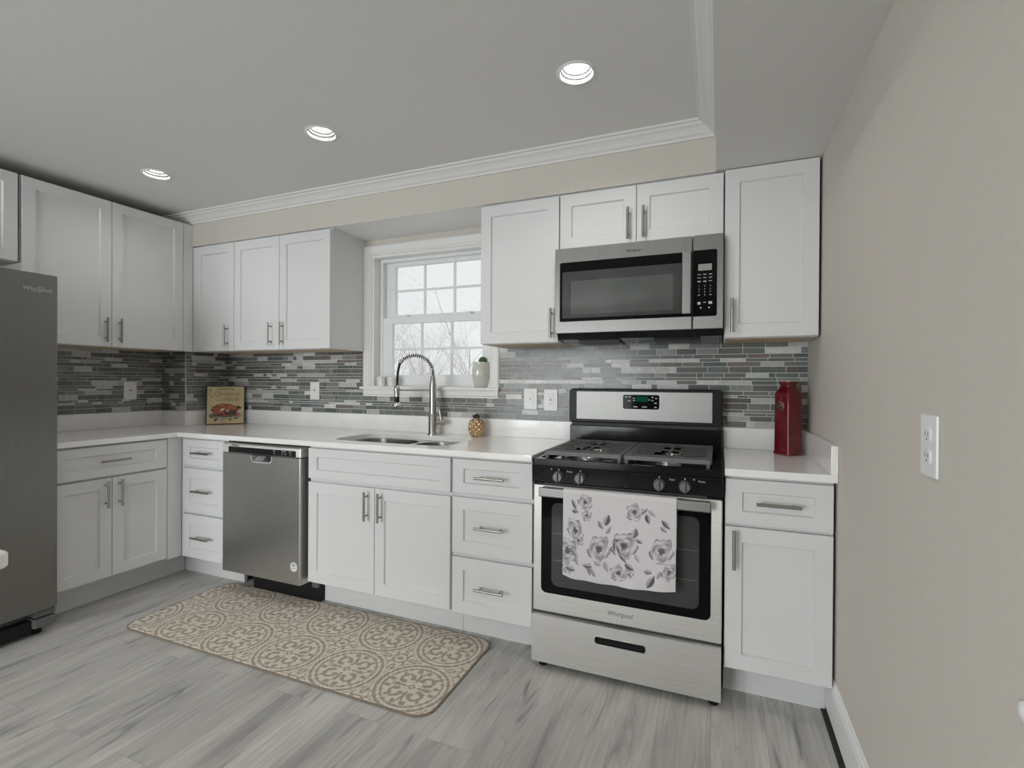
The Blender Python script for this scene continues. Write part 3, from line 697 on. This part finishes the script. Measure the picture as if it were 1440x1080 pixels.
    C = C*(1-ink)+np.array((.115, .095, .12), np.float32)*ink
    b = MB(); b.add(V, F); o = b.build('dish_towel', 'towel', smooth=180); paint(o, C)
    so = o.modifiers.new('thick', 'SOLIDIFY'); so.thickness = .0022; so.offset = 0
    return o
tag(towel(), 'white waffle dish towel printed with grey roses, draped over the oven handle', 'towel')

# ---------------------------------------------------------------- microwave
m = thing('microwave', 'stainless over-the-range microwave with dark window above the range', 'microwave', (.378, -.19, 1.463))
MBW(m).box(.006, .753, -.332, -.011, 1.464, 1.873).build('body', 'steel', m)
MBW(m).prism([(-.362, 1.4635), (-.345, 1.436), (-.10, 1.424), (-.011, 1.424), (-.011, 1.4635)], 'x', .012, .752).build('vent_base', 'black', m)
for xx in (.10, .46): MBW(m).box(xx, xx+.20, -.30, -.12, 1.4225, 1.434).build('grease_filter', 'bplas', m)
md = MBW(m).box(.004, .6285, -.374, -.3325, 1.464, 1.872).build('door', 'steelp', m, bevel=.003)
mw = MBW(m).prism(rr(.028, .6275, 1.520, 1.803, (.001, .008, .008, .001), 5), 'y', -.3752, -.372).build('door_glass', 'bglass', md)
iw = MBW(m).prism(rr(.041, .586, 1.536, 1.757, .006, 4), 'y', -.3757, -.375).build('window_border', 'gglass', mw)
MBW(m).prism(rr(.084, .549, 1.553, 1.712, .004, 4), 'y', -.3761, -.3755).build('viewing_mesh', mat('smoked_viewing_glass', (.085, .09, .088), .08, noise=(10, .08)), iw)
hd = MBW(m).box(.589, .6265, -.412, -.400, 1.528, 1.797).build('handle', 'steelh', md, bevel=.004, seg=3)
for z in (1.545, 1.768): MBW(m).box(.597, .619, -.402, -.375, z-.012, z+.012).build('handle_post', 'steelv', hd)
text('logo', 'Whirlpool', .0155, md, P(m, .375, -.3745, 1.832), m='ink', bold=.0004)
ms = MBW(m).box(.6325, .7545, -.374, -.3325, 1.464, 1.872).build('control_side', 'steelp', m, bevel=.003)
pn_ = MBW(m).prism(rr(.6335, .729, 1.519, 1.806, (.008, .001, .001, .008), 5), 'y', -.3752, -.372).build('control_panel', 'bglass', ms)
MBW(m).prism(rr(.653, .708, 1.717, 1.745, .001, 2), 'y', -.3758, -.3750).build('display', 'ltgrey', pn_)
zz = [1.700, 1.686, 1.671]
for r_, z in enumerate(zz):
    for c_, x in enumerate((.657, .680, .703)):
        MBW(m).box(x-.0065, x+.0065, -.3757, -.3750, z-.0013-(.002 if r_ == 2 and c_ < 2 else 0), z+.0013).build('button', 'print', pn_)
for i, ch in enumerate('123456789'):
    text('key_digit', ch, .0085, pn_, P(m, .657+.023*(i % 3), -.3753, 1.650-.013*(i//3)), m='print')
for x, ch in ((.657, ''), (.680, '0'), (.703, '')):
    if ch: text('key_digit', ch, .0085, pn_, P(m, x, -.3753, 1.611), m='print')
    else: MBW(m).box(x-.005, x+.005, -.3757, -.3750, 1.610, 1.6125).build('button', 'print', pn_)
for x, z, w, h_ in ((.657, 1.576, .006, .0055), (.680, 1.579, .006, .0013), (.703, 1.577, .007, .0055), (.664, 1.556, .003, .003), (.698, 1.556, .003, .003)):
    MBW(m).box(x-w, x+w, -.3757, -.3750, z-h_, z+h_).build('button', 'print', pn_)

# ---------------------------------------------------------------- dishwasher
w = thing('dishwasher', 'stainless dishwasher with pocket handle under the left countertop', 'dishwasher', (-1.607, -.33, FZ))
MBW(w).box(-1.902, -1.308, -.598, -.06, .14, .872).build('tub', 'slot', w)
b = MBW(w)
def plan(x0, x1, l, r):
    return rr(x0, x1, -.664, -.600, (0, 0, .010 if l else 0, .010 if r else 0), 5)
b.prism(plan(-1.905, -1.312, 1, 1), 'z', .137, .775).prism(plan(-1.905, -1.672, 1, 0), 'z', .775, .8135).prism(plan(-1.516, -1.312, 0, 1), 'z', .775, .8135)
dd = b.build('door', 'steelv', w)
pk = MBW(w).box(-1.676, -1.512, -.625, -.618, .768, .8135).build('pocket_handle', 'slot', dd)
b = MBW(w)
pr = rr(-1.674, -1.514, .773, .8135, (0, 0, .021, .021), 6)
b.plate(pr, [rr(-1.667, -1.521, .780, .8135, (0, 0, .016, .016), 6)], 'y', -.667, -.620); b.build('pocket_rim', 'silver', pk)
MBW(w).prism([(-.655, .782), (-.626, .782), (-.626, .806)], 'x', -1.664, -1.60).build('pocket_lip', 'silver', pk)
cs_ = MBW(w).box(-1.905, -1.312, -.664, -.600, .8155, .869).build('control_strip', 'steel', w, bevel=.006, seg=2)
ci = MBW(w).prism(rr(-1.852, -1.345, .820, .853, .002, 2), 'y', -.6652, -.663).build('control_inlay', 'bplas', cs_)
text('logo', 'Whirlpool', .012, cs_, P(w, -1.797, -.6645, .8605), m='ink', sx=1.15, bold=.0003)
for x in (-1.500, -1.440, -1.418, -1.383): MBW(w).lathe([(.0065, -.6650), (.0065, -.6662)], (x, 0, .833), 14, ax='y').build('button', 'grey', ci)
for x, w_ in ((-1.50, .02), (-1.43, .03), (-1.385, .015)): MBW(w).box(x-w_/2, x+w_/2, -.6660, -.6650, .845, .8475).build('marking', 'print', ci)
swirl_logo(w, dd, -1.606, -.6645, .250, .020, 'alu')
st = MBW(w).lathe([(.0245, -.6640), (.0245, -.6648)], (-1.357, 0, .232), 30, ax='y').build('round_sticker', 'whitepaint', dd)
b = MBW(w)
for k in range(3): b.box(-1.370+.002*k, -1.346-.001*k, -.6653, -.6647, .236+.005*k, .2385+.005*k)
b.build('sticker_print', 'ink', st)
text('sticker_text', 'NSF 184', .007, st, P(w, -1.357, -.6650, .224), m='ink')
MBW(w).box(-1.790, -1.288, -.545, -.515, FZ, .136).build('kick_plate', 'bplas', w)
MBW(w).box(-1.330, -1.289, -.560, -.5455, .09, .130).build('leveling_bracket', 'grey', w)

# ---------------------------------------------------------------- refrigerator
FX = -2.225
f = thing('refrigerator', 'tall dark stainless refrigerator at the left edge', 'refrigerator', (-2.58, -1.745, FZ))
MBW(f).box(-2.93, -2.300, -2.196, -1.292, .035, 1.712).build('body', 'grey', f)
for (y0, y1, nm) in ((-1.741, -1.289, 1), (-2.198, -1.747, 0)):
    dd = MBW(f).box(-2.295, FX, y0, y1, .128, 1.729).build('door', 'dark_steel', f, bevel=.006, seg=3)
    hy = -1.70 if nm else -1.79
    hh = MBW(f).tube([(FX+.045, hy, .55), (FX+.045, hy, 1.45)], .011, 12).build('handle', 'dark_steel', dd, smooth=50)
    for z in (.58, 1.42): MBW(f).tube([(FX-.005, hy, z), (FX+.045, hy, z)], .008, 10).build('handle_post', 'dark_steel', hh, smooth=50)
    if nm:
        text('logo', 'Whirlpool', .026, dd, P(f, FX+.0004, -1.368, 1.652), rot=(PI/2, 0, PI/2), m='alu', shear=.12)
        b = MBW(f); pts = [(FX+.001, -1.366+.024*math.cos(a), 1.652+.010*math.sin(a)+.006*math.cos(a)) for a in [R(-160+10*i) for i in range(27)]]
        b.tube(pts, .0011, 6); b.build('logo_swirl', 'alu', dd)
MBW(f).box(-2.298, -2.252, -2.19, -1.375, .030, .088).build('base_grille', 'bplas', f, bevel=.003)
MBW(f).box(-2.298, FX-.012, -1.372, -1.292, .098, .125).build('hinge_cover', 'grey', f, bevel=.003)
MBW(f).box(-2.298, FX-.004, -1.376, -1.290, .050, .092).build('hinge_cover', 'grey', f, bevel=.004)
for y in (-1.34, -2.14): MBW(f).lathe([(.02, FZ), (.02, .04)], (-2.30, y, 0), 16).build('foot', 'bplas', f)

# ---------------------------------------------------------------- sink and faucet
s = thing('kitchen_sink', 'undermount stainless double-bowl sink below the window', 'sink', (-.865, -.36, CT0-.19))
zt_ = CT0-.0015
B1, B2 = (-1.212, -.842, -.545, -.182), (-.806, -.520, -.530, -.196)
MBW(s).plate(rr(-1.245, -.488, -.575, -.152, .11, 8), [rr(*B1, (.10, .10, .10, .10), 8), rr(*B2, (.10, .10, .10, .10), 8)], 'z', zt_-.002, zt_).build('rim', 'steel', s)
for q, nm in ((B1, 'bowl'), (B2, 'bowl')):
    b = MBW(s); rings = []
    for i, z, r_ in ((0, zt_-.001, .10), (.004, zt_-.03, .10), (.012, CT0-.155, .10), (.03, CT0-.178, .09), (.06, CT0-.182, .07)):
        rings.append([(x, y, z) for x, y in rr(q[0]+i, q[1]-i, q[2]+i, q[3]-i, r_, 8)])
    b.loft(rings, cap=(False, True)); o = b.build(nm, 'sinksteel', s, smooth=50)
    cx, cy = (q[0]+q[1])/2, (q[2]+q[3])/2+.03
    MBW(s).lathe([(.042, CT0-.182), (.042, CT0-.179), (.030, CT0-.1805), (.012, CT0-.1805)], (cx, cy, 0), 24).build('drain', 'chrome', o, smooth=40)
fx_, fy_ = -.845, -.100
fa = thing('spring_faucet', 'brushed nickel spring pull-down kitchen faucet behind the sink', 'faucet', (fx_, fy_, CT1))
U = Vector((-.85, -.53, 0)).normalized()
def S(sv, z): return tuple(U*sv+Vector((0, 0, z-CT1)))
b = MB(); b.lathe([(.031, 0), (.031, .004), (.0275, .008), (.0255, .012), (.0255, .118), (.022, .124)], n=28); b.build('base_body', 'nickel', fa, smooth=40)
b = MB(); b.lathe([(.0200, .120), (.0200, .300), (.0165, .318), (.0155, .345), (.0125, .350)], n=24); b.build('column', 'nickel', fa, smooth=40)
path = spline([S(0, 1.255), S(.003, 1.295), S(.018, 1.335), S(.053, 1.370), (S(.108, 1.385)), S(.157, 1.373), S(.188, 1.346), S(.203, 1.298), S(.209, 1.235), S(.210, 1.190)], 10)
hz_ = MB().tube(path, .0068, 10).build('hose', 'bplas', fa, smooth=60)
# coil spring over the arch
i1 = 58; L = [0.]
for i in range(1, i1+1): L.append(L[-1]+(path[i]-path[i-1]).length)
hel = []; turns = 22; W = Vector((-U.y, U.x, 0))
for k in range(turns*10+1):
    q = k/(turns*10)*L[-1]; i = max(0, min(i1-1, next((j for j in range(i1) if L[j+1] >= q), i1-1)))
    fr = (q-L[i])/(L[i+1]-L[i]); p = path[i].lerp(path[i+1], fr); tn = (path[i+1]-path[i]).normalized(); nn = tn.cross(W)
    a = 2*PI*k/10; hel.append(p+.0125*(math.cos(a)*nn+math.sin(a)*W))
MB().tube(hel, .0029, 6).build('spring', 'chrome', fa, smooth=60)
tn = (path[60]-path[57]).normalized()
MB().tube([path[57], path[62]], .0115, 14).build('spring_collar', 'nickel', fa, smooth=50)
b = MB()
c0 = Vector(S(.210, 1.19)); zz0 = c0.z
b.lathe([(.009, zz0+.018), (.0155, zz0+.010), (.0155, zz0-.052)], (c0.x, c0.y, 0), 20); sh = b.build('spray_head', 'nickel', fa, smooth=40)
MB().lathe([(.0142, zz0-.052), (.0142, zz0-.088)], (c0.x, c0.y, 0), 20).build('spray_grip', 'bplas', sh)
MB().lathe([(.0145, zz0-.086), (.025, zz0-.098), (.027, zz0-.104), (.024, zz0-.112)], (c0.x, c0.y, 0), 24).build('spray_nozzle', 'chrome', sh, smooth=40)
MB().tube([S(.012, 1.178), S(.198, 1.178)], .0048, 10).build('holder_arm', 'nickel', fa, smooth=50)
MB().lathe([(.018, 1.170-CT1), (.018, 1.188-CT1)], (c0.x, c0.y, 0), 20).build('holder_ring', 'nickel', fa)
b = MB(); vdir = Vector((.92, .39, 0)).normalized()
z_ = .074
b.tube([vdir*.010+Vector((0, 0, z_)), vdir*.076+Vector((0, 0, z_))], .0165, 18)
lv = b.build('valve_body', 'nickel', fa, smooth=50)
MB().tube([vdir*.052+Vector((0, 0, z_+.010)), vdir*.040+Vector((0, 0, z_+.072))], [.0085, .007], 12).build('lever', 'nickel', lv, smooth=50)

# ---------------------------------------------------------------- rug
def rug():
    x0, x1, y0, y1 = -1.985, -.225, -1.150, -.548; st = .0036
    nx, ny = int((x1-x0)/st)+1, int((y1-y0)/st)+1
    X, Y = np.meshgrid(np.linspace(x0, x1, nx), np.linspace(y0, y1, ny))
    # square grid squeezed to rounded corners
    r = .075; cx = np.clip(X, x0+r, x1-r); cy = np.clip(Y, y0+r, y1-r); dx, dy = X-cx, Y-cy
    mx = np.maximum(np.abs(dx), np.abs(dy)); h = np.hypot(dx, dy); k = np.where((np.abs(dx) > 0) & (np.abs(dy) > 0), mx/np.maximum(h, 1e-9), 1)
    PX, PY = cx+dx*k, cy+dy*k
    px, py = .322, .312; mx0, my0 = -.382, -1.006
    lx = (PX-mx0+px/2) % px-px/2; ly = (PY-my0+py/2) % py-py/2
    wob = .0016*np.sin(PX*310)+.0016*np.sin(PY*290+1)
    d = np.hypot(lx, ly)+wob; dk = np.zeros_like(d)
    dk[(d > .139) & (d < .152)] = 1; dk[(d > .1165) & (d < .127)] = 1
    ax_, ay_ = np.abs(lx), np.abs(ly)
    # four scrolls, each a hooked C, with leaf stems between them
    for sx in (1, -1):
        for sy in (1, -1):
            qx, qy = lx*sx, ly*sy                       # mirrored into one quadrant
            u, v = (qx+qy)/1.41421, (qy-qx)/1.41421     # along and across the diagonal
            inq = (qx > 0) & (qy > 0)
            q = np.hypot(u-.066, v)+wob; th = np.arctan2(v, u-.066)
            dk[inq & (q > .0175) & (q < .0330) & (np.abs(th) < 2.2)] = 1
            for s_ in (1, -1): dk[inq & (np.hypot(u-.050, v-s_*.0185)+wob < .0115)] = 1
            dk[inq & (np.abs(v) < .004+.0) & (u > .016) & (u < .052)] = np.maximum(dk, .0)[inq & (np.abs(v) < .004) & (u > .016) & (u < .052)]
            dk[inq & (np.abs(v) < .0065) & (u > .088) & (u < .112)] = 1
    for a, b_ in ((ax_, ay_), (ay_, ax_)):
        dk[(a < .0045+.10*np.clip(b_-.030, 0, .05)) & (a > .35*np.clip(b_-.075, 0, 1)) & (b_ > .026) & (b_ < .112)] = 1
        dk[(np.hypot(a-.022, b_-.100)+wob < .0115)] = 1
    dk[(ax_+ay_ < .019) & (ax_+ay_ > .008)] = 1
    # between the medallions: pale ground with thin leaf ornaments
    ox, oy = px/2-ax_, py/2-ay_; out = d >= .153; rr_ = np.hypot(ox, oy)+wob; t4 = np.arctan2(oy, ox)
    o = np.zeros_like(d)
    o[(rr_ > .027) & (rr_ < .038)] = 1; o[rr_ < .013] = 1
    o[(np.abs(np.sin(2*t4)) < .36) & (rr_ > .045)] = 1
    o[(np.abs(np.sin(2*t4)) < .10) & (rr_ > .055)] = 0
    o[(np.hypot(ox-.034, oy-.034) < .008)] = 1; o[(d < .162) ] = 0; o[(d > .162) & (d < .167)] = .7
    dk = np.where(out, o, dk)
    rng = np.random.default_rng(3); j = rng.random(d.shape)
    dk = np.clip(dk*.9+(j < .10)*.45*(1-dk)-(j > .9)*.35*dk+.03, 0, 1)
    light = np.array((.82, .755, .665)); dark = np.array((.40, .345, .28))
    C = light*(1-dk[..., None])+dark*dk[..., None]; C = C*(.94+.12*rng.random(d.shape))[..., None]
    edge = np.minimum(np.minimum(X-x0, x1-X), np.minimum(Y-y0, y1-Y))
    C[edge < .006] = dark*.9
    Z = FZ+.0068+(1-dk)*.0008+.0006*rng.random(d.shape); Z = np.where(edge < .008, FZ+.0068-(.008-edge)*.7, Z)
    V = np.stack([PX, PY, Z], -1).reshape(-1, 3)
    idx = np.arange(nx*ny).reshape(ny, nx)
    F = np.stack([idx[:-1, :-1], idx[:-1, 1:], idx[1:, 1:], idx[1:, :-1]], -1).reshape(-1, 4)
    Vc = V-np.array(((x0+x1)/2, (y0+y1)/2, FZ))
    b = MB(); b.v = [tuple(p) for p in Vc.tolist()]; b.f = [tuple(q) for q in F.tolist()]; b.mi = [0]*len(b.f)
    t = thing('area_rug', 'beige runner rug with two rows of taupe medallions before the sink cabinets', 'rug', ((x0+x1)/2, (y0+y1)/2, FZ))
    o = b.build('pile', 'rug', t, smooth=180); paint(o, C.reshape(-1, 3))
    hx, hy = (x1-x0)/2, (y1-y0)/2
    MB().prism(rr(-hx-.001, hx+.001, -hy-.001, hy+.001, .075, 14), 'z', 0.0005, .0060).build('binding', 'rugedge', t, bevel=.002)
rug()

# ---------------------------------------------------------------- wall plates
def plate(label, loc, rotz, kind, cat='outlet'):
    t = thing('wall_outlet', label, cat, loc, rotz)
    W_, H_ = .0405, .0605
    MB().prism(rr(-W_, W_, -H_, H_, .003, 3), 'y', -.006, 0).build('cover_plate', 'plate', t, bevel=.0025)
    if kind == 'duplex':
        for z in (-.021, .021):
            o = MB().prism(rr(-.0165, .0165, z-.0145, z+.0145, .010, 6), 'y', -.0085, -.005).build('receptacle', 'plate', t)
            MB().box(-.0075, -.0055, -.0088, -.008, z-.002, z+.007).box(.0055, .0075, -.0088, -.008, z-.002, z+.006).box(-.002, .002, -.0088, -.008, z-.010, z-.006).build('slots', 'slot', o)
    elif kind == 'jack':
        o = MB().prism(rr(-.011, .011, -.012, .012, .002, 2), 'y', -.0075, -.005).build('insert', 'plate', t)
        MB().box(-.005, .005, -.0079, -.007, -.002, .008).build('socket', 'slot', o)
        MB().box(-.003, .003, -.0079, -.007, -.020, -.0185).build('marking', 'ltgrey', t)
    else:
        o = MB().prism(rr(-.0165, .0165, -.034, .034, .002, 2), 'y', -.0085, -.005).build('insert', 'plate', t)
        if kind == 'gfci':
            MB().box(-.0065, -.001, -.0100, -.008, -.003, .003).build('test_button', 'slot', o)
            MB().box(.001, .0065, -.0100, -.008, -.003, .003).build('reset_button', 'redbtn', o)
            for z in (.018, -.018): MB().box(-.0075, -.0058, -.0089, -.008, z-.004, z+.004).box(.0058, .0075, -.0089, -.008, z-.004, z+.003).box(-.002, .002, -.0089, -.008, z-.010, z-.0065).build('slots', 'slot', o)
        else:
            MB().box(-.003, .003, -.0092, -.008, -.006, .006).build('paddle', 'ltgrey', o)
    return t
plate('white outlet cover on the left wall backsplash near the refrigerator', (XL+.009, -.546, 1.155), PI/2, 'jack')
plate('white outlet cover on the backsplash between the cookbook and the window', (-1.845, -.009, 1.161), 0, 'jack')
plate('plain white wall plate just right of the window', (-.2525, -.009, 1.134), 0, 'decora', 'switch')
plate('white outlet with red and black test buttons left of the range', (-.1315, -.009, 1.130), 0, 'gfci')
plate('white double receptacle on the bare right wall', (XR, -1.468, 1.110), -PI/2, 'duplex')
kb = thing('wall_fitting', 'small round white fitting on the right wall at the photo edge', 'wall fitting', (XR, -1.803, .789))
MB().lathe([(.014, 0), (.014, -.003), (.0125, -.006), (.006, -.008), (.001, -.0085)], ax='x', n=24).build('round_cap', 'plate', kb, smooth=50)

# ---------------------------------------------------------------- red vase
v = thing('red_vase', 'tall glossy deep red square vase on the counter right of the range', 'vase', (1.027, -.150, CT1), R(-50))
def sq(h, z, r): return [(x, y, z) for x, y in rr(-h, h, -h, h, min(r, h*.95), 5)]
b = MB(); b.loft([sq(.040, 0, .006), sq(.0425, .003, .007), sq(.0425, .010, .007), sq(.0405, .02, .007), sq(.0400, .15, .008), sq(.0400, .268, .009), sq(.039, .278, .012), sq(.034, .290, .014), sq(.0285, .298, .014), sq(.0265, .304, .013), sq(.0265, .310, .013), sq(.0290, .322, .012), sq(.0295, .328, .012), sq(.0265, .328, .011), sq(.024, .300, .01)])
b.build('body', 'redglaze', v, smooth=45)
b = MB(); b.plate(rr(-.0298, .0298, -.0298, .0298, .012, 5), [rr(-.0262, .0262, -.0262, .0262, .011, 5)], 'z', .3265, .3292); b.build('rim', 'gold', v)
em = MB().lathe([(.019, -.0395), (.019, -.0425), (.016, -.0435)], (-.002, 0, .218), 28, ax='y').build('medallion', 'gold', v, smooth=40)
MB().lathe([(.0145, -.043), (.0145, -.0440)], (-.002, 0, .218), 24, ax='y').build('medallion_center', 'bookedge', em)
b = MB()
for a in range(5): b.ball((-.002+.007*math.cos(a*1.3), -.0442, .218+.007*math.sin(a*1.9)), (.0045, .0012, .003), 6)
b.build('medallion_relief', 'gold', em, smooth=60)
b = MB(); b.tube(spline([(-.015, -.0403, .245), (-.010, -.0405, .262), (.002, -.0405, .266), (.010, -.0405, .255), (.006, -.0405, .243)], 6), .0016, 6); b.build('raised_swirl', 'redglaze', v, smooth=60)

# ---------------------------------------------------------------- gold pineapple
p = thing('gold_pineapple', 'small gold pineapple ornament with black crown beside the faucet', 'ornament', (-.556, -.092, CT1))
prof = [(.024, 0), (.032, .003), (.040, .018), (.0460, .040), (.0465, .062), (.043, .082), (.035, .096), (.024, .103), (.018, .104)]
b = MB(); NN, MM = 72, 60; rings = []
def pr_at(t):
    q = t*(len(prof)-1); i = min(int(q), len(prof)-2); a = q-i
    return prof[i][0]*(1-a)+prof[i+1][0]*a, prof[i][1]*(1-a)+prof[i+1][1]*a
for j in range(MM+1):
    r_, z = pr_at(j/MM); ring = []
    for k in range(NN):
        a = 2*PI*k/NN; e = abs(math.sin((a*5+z*105)))*abs(math.sin((a*5-z*105)))
        rr_ = r_*(1+.22*(e-.6)*math.sin(PI*j/MM)); ring.append((rr_*math.cos(a), rr_*math.sin(a), z))
    rings.append(ring)
b.loft(rings); b.build('fruit_body', 'gold', p, smooth=40)
b = MB(); b.lathe([(.017, .102), (.018, .108), (.014, .111)], n=20); b.build('neck', 'gold', p)
b = MB()
for (x, y, z, r_) in ((-.013, -.004, .118, .0105), (.013, -.006, .117, .0105), (.0, .012, .118, .009), (-.002, -.012, .117, .008), (.0, 0, .126, .008)): b.ball((x, y, z), r_, 8)
b.build('crown', 'blackbead', p, smooth=60)

# ---------------------------------------------------------------- window sill things
s = thing('planter', 'pale glazed ceramic pot holding a small cactus on the window stool', 'plant pot', (-.572, .005, WZ0), .5)
prof = [(.036, 0), (.041, .004), (.050, .030), (.0585, .070), (.0600, .100), (.0565, .128), (.054, .142), (.055, .152), (.051, .152), (.049, .135), (.049, .128)]
b = MB(); rings = []
for r_, z in prof:
    ring = []
    for k in range(40):
        a = 2*PI*k/40; w_ = 1+.05*math.cos(3*a+.6)*math.sin(PI*min(1, z/.15)); ring.append((r_*w_*math.cos(a), r_*w_*math.sin(a), z))
    rings.append(ring)
b.loft(rings); b.build('pot', 'ceramic', s, smooth=50)
MB().lathe([(.0495, .128), (.0495, .137)], n=28).build('pebbles', 'soil', s)
b = MB(); rings = []
for j in range(1, 12):
    t = PI*j/12; ring = []
    for k in range(36):
        a = 2*PI*k/36; q = .024*math.sin(t)*(1+.10*math.cos(9*a)); ring.append((q*math.cos(a)+.006, q*math.sin(a), .158-.027*math.cos(t)))
    rings.append(ring)
b.loft(rings); cc = b.build('cactus', 'cactus', s, smooth=60)
b = MB()
for a in range(6):
    r_ = a*1.05; b.loft([[(.030*math.cos(r_)+(.012*u*math.cos(r_))-w_*math.sin(r_), .030*math.sin(r_)+(.012*u*math.sin(r_))+w_*math.cos(r_), .138+.012*u) for w_ in (-.004*(1-u)-.0006, .004*(1-u)+.0006)] for u in (0, .5, 1)], cap=(False, False), closed=False)
b.build('succulent_leaves', 'cactus', s)
for (x, l) in ((-1.290, 'left of two small mottled white glass cups on the window stool'), (-1.208, 'right of two small mottled white glass cups on the window stool')):
    t = thing('glass_cup', l, 'cup', (x, -.004, WZ0), .2, 'mottled cups on the window stool')
    MB().lathe([(.026, 0), (.029, .003), (.031, .03), (.033, .064), (.0305, .064), (.028, .012)], n=24).build('cup_body', 'cup', t, smooth=40)
    MB().lathe([(.0275, .012), (.0285, .045)], n=20).build('candle_wax', 'whitepaint', t)

# ---------------------------------------------------------------- cookbook leaning in the corner
BW, BH = .240, .275
BOOK = (-2.545, -.150, CT1+.002); BROT = R(48)
bk = thing('cookbook', 'cream cookbook with a roast on its cover leaning in the left counter corner', 'book', BOOK, 0)
bk.rotation_mode = 'XYZ'; bk.rotation_euler = (R(-9), 0, BROT)
MB().box(-BW/2, BW/2, 0, .002, 0, BH).build('front_cover', 'cover', bk)
MB().box(-BW/2, BW/2, .020, .022, 0, BH).box(-BW/2-.002, -BW/2+.001, 0, .022, 0, BH).build('back_cover', 'bookedge', bk)
MB().box(-BW/2+.002, BW/2-.004, .002, .020, .003, BH-.003).build('page_block', 'pages', bk)
fr = MB().plate([(-BW/2, 0), (BW/2, 0), (BW/2, BH), (-BW/2, BH)], [[(-BW/2+.004, .004), (-BW/2+.004, BH-.003), (BW/2-.003, BH-.003), (BW/2-.003, .004)]], 'y', -.0008, 0); fr.build('cover_border', 'bookedge', bk)
text('cover_title', 'Southern Living', .017, bk, (.0, -.0006, BH-.020), m='leaf', bold=.0003)
text('cover_title', 'Christmas', .048, bk, (.008, -.0006, BH-.056), m='title', sx=.82)
text('cover_title', 'Cookbook', .042, bk, (.012, -.0006, BH-.094), m='title', sx=.82)
rnd = random.Random(8)
def blob(cx, cz, a, c_, n=26, j=.12, y=-.0006, rot=0):
    b = MB(); pts = []
    for k in range(n):
        t = 2*PI*k/n; q = 1+rnd.uniform(-j, j); x_, z_ = a*q*math.cos(t), c_*q*math.sin(t)
        pts.append((cx+x_*math.cos(rot)-z_*math.sin(rot), cz+x_*math.sin(rot)+z_*math.cos(rot)))
    b.prism(pts, 'y', y, y-.0004); return b
pic = blob(0, .062, .108, .028, j=.05).build('cover_picture', 'platter', bk)
blob(.0, .072, .085, .022, j=.15, y=-.0010).build('garnish', 'leaf', pic)
blob(-.005, .106, .085, .044, j=.07, y=-.0011).build('roast', 'roast', pic)
blob(.03, .084, .045, .020, j=.15, y=-.0016).build('roast_shadow', 'roastdark', pic)
blob(.035, .115, .038, .020, j=.1, y=-.0016, rot=-.4).build('roast_slice', 'roast', pic)
for (x, z, a, m_) in ((-.03, .070, .020, 'roastdark'), (-.055, .090, .016, 'roast'), (.085, .118, .016, 'roastdark'), (.082, .070, .012, 'roast'), (-.085, .105, .011, 'leaf'), (-.075, .122, .010, 'leaf'), (-.008, .062, .012, 'redbtn'), (-.09, .055, .012, 'leaf'), (.01, .135, .008, 'leaf'), (-.095, .25, .007, 'leaf'), (-.085, .20, .006, 'leaf'), (-.098, .215, .006, 'leaf'), (.07, .04, .012, 'leaf'), (-.06, .035, .014, 'leaf'), (-.02, .028, .012, 'platter'), (.03, .032, .010, 'leaf'), (-.02, .105, .013, 'pages'), (.012, .096, .009, 'pages')):
    blob(x, z, a, a*.6, n=14, j=.3, y=-.0020, rot=rnd.uniform(-1, 1)).build('garnish', m_, pic)
